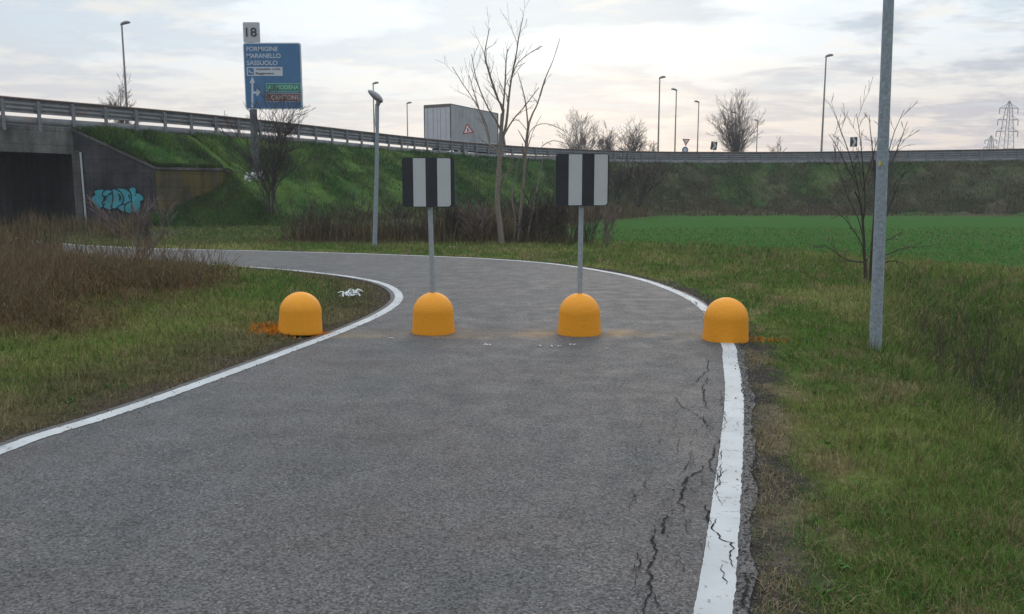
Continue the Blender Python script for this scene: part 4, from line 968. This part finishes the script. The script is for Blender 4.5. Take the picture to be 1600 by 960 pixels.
def right_bush():
    rng = random.Random(8); Y = 14.8; b = P(1352, 447, Y); T = empty("bare_bush", (b.x, b.y, b.z), "bare dark sapling spreading low branches behind the thick grey pole", "bush"); S = []
    tr = [[(1352, 455), (1352, 420), (1351, 405), (1350, 390), (1349, 360), (1345, 320), (1336, 300)], [(1362, 455), (1361, 420), (1363, 385), (1366, 340), (1368, 300), (1366, 250)]]
    for t in tr: limb(S, [P(x, y, Y + .1) for x, y in t], .035, .016, rng, 1, tl=.14)
    segs_mesh("trunk", S, 7, M_BARKD, T); S = []
    for k, pts in enumerate([[(1351, 410), (1330, 408), (1315, 402), (1300, 390), (1285, 382)], [(1350, 390), (1343, 375), (1330, 355), (1318, 340), (1306, 335)], [(1349, 372), (1342, 345), (1333, 325), (1322, 300), (1312, 270), (1300, 245)], [(1348, 350), (1352, 320), (1350, 280), (1346, 235), (1342, 200), (1338, 178)],
                             [(1345, 320), (1338, 280), (1325, 235), (1314, 205), (1306, 180)], [(1363, 400), (1385, 398), (1405, 390), (1425, 386), (1436, 388)], [(1364, 370), (1380, 350), (1392, 320), (1403, 290), (1412, 270)], [(1366, 320), (1378, 280), (1388, 240), (1398, 205), (1413, 172)],
                             [(1366, 280), (1364, 240), (1360, 205), (1358, 180)], [(1362, 415), (1385, 410), (1400, 408), (1417, 415)], [(1378, 280), (1395, 250), (1406, 222), (1418, 190)], [(1364, 380), (1390, 374), (1410, 362)], [(1340, 290), (1325, 265), (1308, 230), (1295, 210)], [(1348, 300), (1362, 250), (1372, 215)]]):
        limb(S, [P(x, y, Y + (((k * 37) % 11) / 11 - .5) * .35 * i) for i, (x, y) in enumerate(pts)], .014, .003, rng, 2, dens=2.2, rmin=.003, tl=.26)
    segs_mesh("branches", S, 4, M_BARKD, T)
right_bush()
far = [(906, 186, 112, 7, 62, "rounded bare tree at the left end of the distant group right of centre", 101), (950, 206, 118, 8, 40, "lower bare tree behind the small round sign in the distant group", 102), (988, 198, 116, 8, 46, "bare tree at the right end of the distant group, beside the lamps", 103),
       (1152, 162, 112, 8, 74, "large fan-shaped bare tree right of the triangular sign", 104), (1018, 222, 118, 5, 30, "small twiggy bush at the foot of the tallest of the three lamps", 105), (188, 146, 75, 5, 14, "small bare shrub at the foot of the far left highway lamp", 106), (1216, 224, 118, 5, 20, "tiny bare shrub right of the fan-shaped tree", 107)]
for px, yt, D_, ns, wpx, lab, sd_ in far:
    t = P(px, yt, D_); hh = t.z - DECK + .1; sp = (wpx / 2 * D_ / 1250) / max(hh, 1) * 1.1
    fan("bare_tree", (t.x, D_, DECK - .1), lab, "tree", hh, wpx / 2 * D_ / 1250 * 1.05, ns * 3, M_BARKF, sd_, .09 if hh > 3 else .04, .011, depth=3 if hh > 3 else 2, dens=1.5, low=.35, tl=.26, group= "bare trees beyond the raised road")
# shrubs on the slopes and round the ditch
shr = [(998, 322, 66, 4.6, 9, .5, "dark bare shrub on the slope right of the right striped sign", M_BARKD, 201), (966, 318, 60, 3.0, 8, .5, "lower bare shrub at the slope foot close to the right striped sign", M_BARKD, 202), (1375, 292, 76, 3.2, 8, .5, "grey bare shrub on the slope behind the thick pole", M_BARKD, 204),
       (217, 416, 19.5, 1.75, 5, .35, "thin reddish bare sapling in front of the graffiti wall", M_BARKF, 205), (833, 384, 29.0, 2.2, 11, .35, "dense clump of upright dark stems at the foot of the multi-stemmed tree", M_BARKD, 206), (862, 386, 26.4, 1.9, 4, .3, "thin bare shrub left of the right sign post at the road bend", M_BARKD, 207),
       (893, 388, 26.0, 2.3, 3, .2, "slender single-stemmed sapling directly behind the right sign post", M_BARKD, 208), (948, 392, 24.8, 1.5, 3, .35, "small pale-stemmed sapling at the field corner right of the right sign post", M_BARKF, 209), (705, 380, 29, 1.9, 7, .4, "leafless brown shrub just right of the left sign post", M_BARKD, 210), (745, 382, 28.4, 1.7, 7, .4, "leafless brown shrub left of the pale tree trunk", M_BARKF, 211),
       (172, 186, 50, 1.1, 6, .7, "small dark tuft growing at the guard rail above the wing wall", M_BARKD, 214)]
for px, py, D_, hh, ns, sp, lab, mt, sd_ in shr:
    t = P(px, py, D_); bush("bare_bush", (t.x, D_, t.z), lab, "bush", hh, ns, sp, mt, sd_, 3, max(.012, hh * .009), .0035 + D_ * .00012, 2)

# ------------------------------------------------------------------ vegetation: grass, weeds
RS = np.random.RandomState(77)
def blades(name, p, h, w, col, label=None, lean=.5, parent=None, mat=None, curl=.5):
    n = len(p); th = RS.rand(n) * 2 * math.pi; la = RS.rand(n) * 2 * math.pi; lm = np.abs(RS.randn(n)) * lean * h
    side = np.stack([np.cos(th), np.sin(th), np.zeros(n)], 1) * (w / 2)[:, None]; ld = np.stack([np.cos(la), np.sin(la), np.zeros(n)], 1)
    mid = p + ld * (lm * .35)[:, None]; mid[:, 2] += h * .55; tip = p + ld * lm[:, None]; tip[:, 2] += h * np.clip(1 - curl * (lm / (h + 1e-6)) ** 2 * .5, .25, 1)
    V = np.stack([p - side, p + side, mid + side * .75, mid - side * .75, tip], 1).reshape(-1, 3)
    b = (np.arange(n) * 5)[:, None]; Fc = np.concatenate([b + [0, 1, 2], b + [0, 2, 3], b + [3, 2, 4]], 1).reshape(-1, 3)
    C = np.repeat(col, 5, 0)
    o = link(name, np_mesh(name, V, Fc, C), mat or M_BLADE, parent); tag(o, label, None, None, 'stuff'); return o
def scatter(n, dlo, dhi, amax=.72, bias=1.0):
    D_ = np.exp(RS.uniform(math.log(dlo), math.log(dhi), n) ** bias); a = RS.uniform(-amax, amax, n); return D_ * a, D_
def grass_all():
    x, y = scatter(860000, 2.2, 46, .74)
    z, ins, de, dd, isl, fld = ground_z(x, y)
    n2 = vnoise(x * 2.6, y * 2.6, 33, 3); n1 = vnoise(x * .55 + 20, y * .55 + 60, 21, 4); nt = vnoise(x * 7, y * 7, 41, 2)
    keep = (~ins) & (RS.rand(len(x)) < sst(-.05, .42, de + (n2 - .5) * .7) * (.3 + .7 * sst(.25, .6, nt)) + .06)
    near = (~isl) & (y < 9.5) & (x > 0) & (de < .17 + (n2 - .5) * .45); keep &= ~(near & (RS.rand(len(x)) < .55))
    farf = fld & (dd > 2.2) & (y > 12); keep &= ~(farf & (RS.rand(len(x)) < .7))
    keep &= ~((x < -14.5) & (y < 18))
    x, y, z, de, dd, isl, fld, n1, n2 = [q[keep] for q in (x, y, z, de, dd, isl, fld, n1, n2)]
    c = ground_col(x, y, np.maximum(de, .55), dd, isl, fld); N_ = len(x)
    c = c * (.85 + 1.4 * RS.rand(N_)[:, None] ** 1.5); dry = RS.rand(N_) < .27 + .25 * sst(.5, .8, n2); c[dry] = DRY * (.7 + .95 * RS.rand(dry.sum())[:, None])
    grn = (~dry) & (RS.rand(N_) < .3); c[grn] = c[grn] * np.array([.75, 1.1, .75])
    h = (.022 + .05 * RS.rand(N_) ** 1.3) * (1 + .6 * sst(.4, .8, de)); h *= np.where(isl, 1.15, 1.0) * np.where(dd < 1.3, 1.9, 1) * (1 + .6 * sst(10, 22, y)) * np.where(fld & (dd > 2), .75, 1)
    w = np.maximum(.0024, .00055 * y) * (.6 + .7 * RS.rand(N_))
    h *= .55 + .9 * vnoise(x * 4, y * 4, 141, 2)
    blades("verge_grass", np.stack([x, y, z - .005], 1), h, w, c, None, .95)
    # fallen straw lying in the turf
    k = RS.choice(N_, 42000, replace=False); k = k[(~fld[k]) & (RS.rand(len(k)) < .25 + sst(.35, .65, n2[k]))]; m = len(k)
    cs = np.array([.23, .19, .115])[None] * (.45 + .75 * RS.rand(m)[:, None]); blades("fallen_straw", np.stack([x[k], y[k], z[k] + .012], 1), .018 + .03 * RS.rand(m), np.maximum(.0022, .0005 * y[k]), cs, None, 2.4)
    # dead leaves and grit gathered along both road edges
    m = 2600; tt = RS.randint(60, 620, m); sd_ = RS.rand(m) < .5; nr, nl = np.minimum(tt, len(RL) - 1), np.minimum(tt, len(LL) - 1); of = RS.randn(m) * .16 + .05
    q = np.where(sd_[:, None], RL[nr] + RN[nr] * of[:, None], LL[nl] - LN[nl] * of[:, None]) + RS.randn(m, 2) * .06; zz = np.maximum(ground_z(q[:, 0], q[:, 1])[0], .006)
    blades("leaf_litter", np.c_[q, zz], .004 + .012 * RS.rand(m), .006 + .012 * RS.rand(m), np.array([.12, .085, .05])[None] * (.3 + 1.3 * RS.rand(m)[:, None]), None, 2.0)
    # broad-leaved rosettes
    nb = 170; i_ = np.where((~fld) & (y < 12) & (de > .25))[0]; i_ = i_[RS.choice(len(i_), nb)]; rp = np.repeat(np.stack([x[i_], y[i_], z[i_] + .01], 1), 9, 0) + RS.randn(nb * 9, 3) * np.array([.012, .012, .002])
    blades("broadleaf_weeds", rp, .018 + .026 * RS.rand(nb * 9), .009 + .008 * RS.rand(nb * 9), np.repeat(np.array([.040, .095, .026])[None] * (.6 + .9 * RS.rand(nb)[:, None]), 9, 0), None, 1.5)
    # straw tufts and stones on the broken asphalt margin
    yy = RS.uniform(2.4, 9.2, 9000); q = np.c_[np.interp(yy, RL[:110, 1], RL[:110, 0]), yy] + np.array([.97, -.22]) * (.17 + np.abs(RS.randn(9000)) * .10)[:, None]; pt = vnoise(q[:, 0] * 3, q[:, 1] * 3, 19, 2) > .5; q = q[pt]; m = len(q)
    blades("dry_tufts", np.c_[q, ground_z(q[:, 0], q[:, 1])[0]], .015 + .035 * RS.rand(m), np.full(m, .0028), np.array([.24, .195, .13])[None] * (.4 + .7 * RS.rand(m)[:, None]), None, 1.5)
    n_ = 4200; yy = RS.uniform(2.4, 11, n_); ql = np.c_[np.interp(yy, RL[:110, 1], RL[:110, 0]), yy]; of = .08 + np.abs(RS.randn(n_)) * .13; q = ql + np.array([.97, -.22]) * of[:, None]; zq = np.maximum(ground_z(q[:, 0], q[:, 1])[0], np.where(of < .15, .0, -1)); r = .003 + .006 * RS.rand(n_) ** 2
    oct_ = np.array([(1, 0, 0), (-1, 0, 0), (0, 1, 0), (0, -1, 0), (0, 0, .8), (0, 0, -.8)]); V = np.c_[q, zq + r * .4][:, None] + oct_[None] * r[:, None, None] * (.6 + .8 * RS.rand(n_, 6, 1)); fo = np.array([(0, 2, 4), (2, 1, 4), (1, 3, 4), (3, 0, 4), (2, 0, 5), (1, 2, 5), (3, 1, 5), (0, 3, 5)])
    g_ = link("gravel", np_mesh("gravel", V.reshape(-1, 3), ((np.arange(n_) * 6)[:, None, None] + fo[None]).reshape(-1, 3), np.repeat(np.array([.085, .080, .076])[None] * (.6 + 1.1 * RS.rand(n_)[:, None]), 6, 0)), M_BLADE); tag(g_, kind='stuff')
    # tall dead weeds on the island
    x, y = scatter(150000, 5.5, 30, .78); z, ins, de, dd, isl, fld = ground_z(x, y); n1 = vnoise(x * .55 + 20, y * .55 + 60, 21, 4); n3 = vnoise(x * .4 + 9, y * .4, 55, 3); nc = vnoise(x * 1.6, y * 1.6, 66, 3)
    k = isl & (sst(2.3, 3.9, de + (n1 - .5) * 2.2 + .9 * sst(12, 15, y) * (x < -4.2)) > RS.rand(len(x))) & (RS.rand(len(x)) < .25 + sst(.3, .6, nc)) & ((x > -24) | (y < 30)); x, y, z, de, n3, nc = [q[k] for q in (x, y, z, de, n3, nc)]; N_ = len(x)
    pal = np.array([1.38, 1.28, 1.0]) * np.array([BRN * 1.15, RED * 1.2, DRY * .95, np.array([.058, .050, .040]), np.array([.10, .088, .062]), np.array([.06, .07, .03])]); c = pal[RS.choice(6, N_, p=[.32, .16, .16, .18, .12, .06])] * (.55 + .8 * RS.rand(N_)[:, None])
    c = lerp(c, RED * 1.3, .45 * sst(.5, .65, n3)); c = lerp(c, np.array([.070, .060, .044]), .4 * sst(15, 24, y))
    h = (.16 + .34 * RS.rand(N_) ** 1.3) * (.55 + .6 * sst(2.5, 6, de)) * (.65 + .8 * nc); w = np.maximum(.004, .0007 * y) * (.5 + .8 * RS.rand(N_))
    h *= 1 + .9 * sst(19, 27, y); blades("dry_weeds", np.stack([x, y, z], 1), h, w, c, None, .75, mat=M_STEM)
    k = RS.choice(N_, 34000); m = len(k); blades("tangled_straw", np.stack([x[k], y[k], z[k] + h[k] * RS.rand(m) * .8], 1), .02 + .10 * RS.rand(m), w[k] * .8, np.array([.135, .095, .058])[None] * (.4 + 1.1 * RS.rand(m)[:, None]), None, 1.9, mat=M_STEM)
    k = RS.choice(N_, 5000); k = k[nc[k] > .5]; m = len(k); blades("green_undergrowth", np.stack([x[k], y[k], z[k]], 1), .10 + .16 * RS.rand(m), w[k] * 1.6, np.array([.045, .075, .022])[None] * (.6 + .8 * RS.rand(m)[:, None]), None, .8)
    # taller single stalks
    idx = RS.choice(N_, 1500, replace=False); S = []
    rng = random.Random(5)
    for i in idx:
        if de[i] < 2.6: continue
        grow(S, Vector((x[i], y[i], z[i])), Vector((rng.gauss(0, .35), rng.gauss(0, .35), 1)).normalized(), rng.uniform(.22, .5), .0028 + y[i] * .0001, 1, rng, .55, .2, 2, 3, .0012 + .00012 * y[i])
    o = segs_mesh("weed_stalks", S, 3, M_STALK, None); tag(o, kind='stuff')
    # brushwood along the ditch behind the bend (dead brambles)
    def brush(name, n, poly, hlo, hhi, cols, seed, lowz=True, z0=0.0, wk=.00075):
        poly = np.array(poly); r = np.random.RandomState(seed); x = r.uniform(poly[:, 0].min(), poly[:, 0].max(), n); y = r.uniform(poly[:, 1].min(), poly[:, 1].max(), n)
        k = inside(x, y, poly); x, y = x[k], y[k]; nz = vnoise(x * .8, y * .8, seed, 3); k = r.rand(len(x)) < .08 + sst(.32, .72, nz) * .7; x, y, nz = x[k], y[k], nz[k]
        z = ground_z(x, y)[0]; N_ = len(x); c = cols[r.choice(len(cols), N_)] * (.55 + .8 * r.rand(N_)[:, None]); h = (hlo + (hhi - hlo) * r.rand(N_) ** 2) * (.4 + 1.2 * nz)
        blades(name, np.stack([x, y, z], 1), h, np.maximum(.005, wk * y) * (.5 + .8 * r.rand(N_)), c, None, .35, mat=M_STEM)
    bc = np.array([(.085, .062, .040), (.12, .088, .052), (.065, .055, .044), (.115, .070, .038), (.15, .125, .075), (.07, .08, .035)])
    brush("dead_brambles", 20000, [(-8.6, 29.5), (-6.8, 28.2), (-3.5, 28.0), (.4, 27.6), (2.6, 27.0), (3.4, 28.4), (2.0, 33), (-1, 36), (-6, 36), (-8.2, 33)], .2, 1.15, bc, 301)
    brush("dead_brambles", 80000, [(-11.2, 21.2), (-14.5, 24.2), (-19, 28.6), (-24, 33.8), (-29, 38.8), (-32, 36), (-24, 26), (-16, 18.5)], .5, 1.1, bc, 304)
    brush("dead_brambles", 26000, [(-13.6, 28.6), (-17.6, 31.8), (-21.5, 36), (-24.6, 39.5), (-23.4, 43.4), (-19.8, 43.6), (-17, 37)], .2, 1.0, bc, 305)
    brush("dead_brambles", 24000, [(-1, 34), (1.2, 34), (2.6, 46), (5, 54), (10, 66), (15, 77), (10, 84), (2, 74), (-4, 58), (-4, 44)], .4, 1.5, bc, 302)
    brush("dry_grass_strip", 30000, [(14, 75.2), (30, 77), (48, 76.2), (75, 66), (78, 70), (50, 81), (30, 84), (14, 82)], .2, .8, np.array([(.11, .095, .055), (.075, .07, .04), (.09, .065, .045)]), 303)
    # branching stems that stand out of the bramble band
    rng = random.Random(25); S = []
    for k in range(240):
        t = rng.random(); xx = -8.2 + 11 * t; yy = 28.2 + rng.random() * 3.5 - .12 * (xx + 8) ; zz = float(ground_z(np.array([xx]), np.array([yy]))[0][0])
        grow(S, Vector((xx, yy, zz)), Vector((rng.gauss(0, .25), rng.gauss(0, .2), 1)).normalized(), rng.uniform(.35, 1.0) * (.6 + .5 * math.sin(xx * 1.9) ** 2), .009, 2, rng, .5, .2, 2, 3, .006)
    o = segs_mesh("bramble_stems", S, 3, M_BARKD, None); tag(o, kind='stuff')
    # ditch side stalks near the right edge
    rng = random.Random(15); S = []
    for k in range(260):
        t = rng.random(); yy = 5.6 + 7 * t; xx = np.interp(yy, DITCH[:, 1], DITCH[:, 0]) + rng.uniform(-.8, .5); zz = float(ground_z(np.array([xx]), np.array([yy]))[0][0])
        grow(S, Vector((xx, yy, zz)), Vector((rng.gauss(0, .15), rng.gauss(0, .15), 1)).normalized(), rng.uniform(.15, .38), .003, 1, rng, .4, .3, 2, 3, .0014)
    o = segs_mesh("ditch_stalks", S, 3, M_BARKD, None); tag(o, kind='stuff')
grass_all()
def slope_grass():
    p, d = slope_sample(260000, RS, .1, 9.5, 0); x, y = p[:, 0], p[:, 1]; k = (x / y > -.8) & (x / y < .75); p, d, x, y = p[k], d[k], x[k], y[k]
    ng = vnoise(x * .8, y * .8, 61, 3); k = RS.rand(len(x)) < .3 + sst(.3, .65, ng); p, d, x, y, ng = p[k], d[k], x[k], y[k], ng[k]; N_ = len(x)
    c = slope_col(x, y, d, 0) * (.75 + 1.1 * RS.rand(N_)[:, None] ** 1.4); dry = RS.rand(N_) < .10 + .15 * sst(0, 15, x); c[dry] = DRY * (.5 + .5 * RS.rand(dry.sum())[:, None])
    h = (.10 + .30 * RS.rand(N_) ** 1.5) * (.3 + 1.4 * ng); w = np.maximum(.02, .0006 * y) * (.6 + .7 * RS.rand(N_))
    blades("slope_grass", p, h, w, c, None, .8)
    pts = []
    for a, b, za, zb in ((ABUT, CORN, 5.45, 3.36), (CORN, RETN, 3.36, 3.4)):
        t = RS.rand(5200); off = RS.rand(5200) * .55 - .30; dv = (b - a).normalized(); nv = Vector((-dv.y, dv.x, 0))
        pts.append(np.stack([a.x + (b.x - a.x) * t + nv.x * (off + .28), a.y + (b.y - a.y) * t + nv.y * (off + .28), za + (zb - za) * t + .0 * t], 1))
    pp = np.vstack(pts); kk = vnoise(pp[:, 0] * 2.2, pp[:, 1] * 2.2 + 5, 7, 2) > .36; pp = pp[kk]; m = len(pp); cc = slope_col(pp[:, 0], pp[:, 1], np.full(m, 2.), 0) * (.5 + 1.0 * RS.rand(m)[:, None]); kd = RS.rand(m) < .35; cc[kd] = DRY * (.4 + .4 * RS.rand(kd.sum())[:, None])
    blades("overhanging_grass", pp, .08 + .22 * RS.rand(m), .02 + .02 * RS.rand(m), cc, None, .9)
    me = bpy.data.objects["grass_bank"].data; V = np.array([v.co[:] for v in me.vertices]); Q = np.array([f.vertices[:] for f in me.polygons]); m = 42000; q = Q[RS.choice(len(Q), m)]; u, v = RS.rand(m, 1), RS.rand(m, 1)
    p = V[q[:, 0]] * (1 - u) * (1 - v) + V[q[:, 1]] * u * (1 - v) + V[q[:, 2]] * u * v + V[q[:, 3]] * (1 - u) * v; c = slope_col(p[:, 0], p[:, 1], np.full(m, 4.), 0) * (.75 + 1.0 * RS.rand(m)[:, None]); k = RS.rand(m) < .12; c[k] = DRY * .7
    blades("bank_grass", p, .06 + .16 * RS.rand(m), .018 + .02 * RS.rand(m), c, None, .8)
    n2 = None
    # dark dead weeds patches on the right slope
    p, d = slope_sample(110000, RS, 2.5, 9.5, EMB_LAST + 1); x, y = p[:, 0], p[:, 1]; n2 = vnoise(x * .12, y * .12 + 8, 77, 3)
    k = (x / y < .75) & (x > 4) & (sst(.56, .70, n2 + .25 * sst(8, 2, np.abs(d - 6)) - .08) > RS.rand(len(x)) * .8 + .1) & (RS.rand(len(x)) < .13); p = p[k]; N_ = len(p)
    c = np.array([(.085, .064, .054), (.11, .082, .066), (.065, .058, .05), (.07, .08, .042)])[RS.choice(4, N_)] * (.6 + .7 * RS.rand(N_)[:, None])
    blades("dead_slope_weeds", p, .15 + .45 * RS.rand(N_), np.full(N_, .045) * (.5 + .8 * RS.rand(N_)), c, None, .4, mat=M_STEM)
slope_grass()

# ------------------------------------------------------------------ litter and paint overspray
def litter(name, c, size, seed, label, mat=M_LITTER, n=9, hgt=.06):
    r = random.Random(seed); mb = MB()
    for k in range(n):
        a = r.uniform(0, 6.28); l = r.uniform(.15, .55) * size; w = size * r.uniform(.05, .16); p = Vector(c) + Vector((r.uniform(-.5, .5) * size, r.uniform(-.3, .3) * size, r.uniform(.0, hgt)))
        d = Vector((math.cos(a), math.sin(a) * .6, r.uniform(-.1, .3))) * l * .5; s = Vector((-math.sin(a), math.cos(a), r.uniform(-.4, .4))) * w * .5; up = Vector((0, 0, r.uniform(.01, hgt)))
        mb.add([p - d - s, p - d + s, p + s * 1.3 + up, p - s * 1.3 + up, p + d + s * .6, p + d - s * .6], [(0, 1, 2, 3), (3, 2, 4, 5)])
    o = mb.build(name, mat); tag(o, label, "litter"); return o
g = G(548, 477); litter("plastic_wrap", (g.x, g.y, .14), .26, 4, "crumpled white plastic wrap on the grass inside the bend", n=30, hgt=.06)
g = P(400, 287, 46.2); litter("plastic_sheet", (g.x, g.y - .2, g.z + .15), .9, 5, "torn white plastic sheet caught on the slope beside the dark bush", n=30, hgt=.3)
for (x, y, s, lab) in [(763, 540, .09, "small white scrap on the road between the two middle bollards"), (612, 530, .06, "tiny white scrap on the road left of the left road bollard"), (845, 541, .10, "white paper scraps on the road at the left foot of the right road bollard"), (868, 542, .10, "flattened white scraps just in front of the right road bollard"), (893, 540, .08, "white curled scrap touching the front of the right road bollard"), (951, 546, .05, "tiny pale scrap right of the right road bollard"), (594, 391, .0, None), (706, 391, .16, "pale scrap in the verge grass right of the left sign post")]:
    if s: g = G(x, y); litter("paper_scrap", (g.x, g.y, .006 if y > 500 else .1), s, int(x), lab, pmat("scrap_paper", (.52, .50, .49)), 5, .006)
def overspray():
    for (px, py, sx, sy, n, seed, name) in [(433, 521, .24, .16, 2400, 3, "orange_spray"), (506, 523, .16, .07, 2600, 4, "orange_spray"), (1200, 532, .20, .10, 200, 5, "orange_spray")]:
        g = G(px, py); r = np.random.RandomState(seed); x = g.x + r.randn(n) * sx * .6; y = g.y + .06 + r.randn(n) * sy; z = ground_z(x, y)[0]
        if px == 503: z = np.maximum(z, .006)
        c = np.array([.62, .22, .014])[None] * (.45 + .7 * r.rand(n)[:, None])
        blades(name, np.stack([x, y, z], 1), .012 + .06 * r.rand(n) ** 2 * (0.2 if px == 506 else 1), .004 + .006 * r.rand(n), c, None, 1.2)
overspray()

# ------------------------------------------------------------------ thin winter haze
def haze():
    mb = MB(); mb.box((80, 300, 23.5), (900, 760, 50)); m = bpy.data.materials.new("haze"); m.use_nodes = True; nt = m.node_tree; nt.nodes.clear()
    o_ = nt.nodes.new("ShaderNodeOutputMaterial"); v = nt.nodes.new("ShaderNodeVolumePrincipled"); v.inputs['Color'].default_value = (.86, .92, 1, 1); v.inputs['Density'].default_value = HAZE
    nt.links.new(v.outputs[0], o_.inputs['Volume']); o = mb.build("haze", m); tag(o, kind='stuff')
HAZE = .0005
haze()
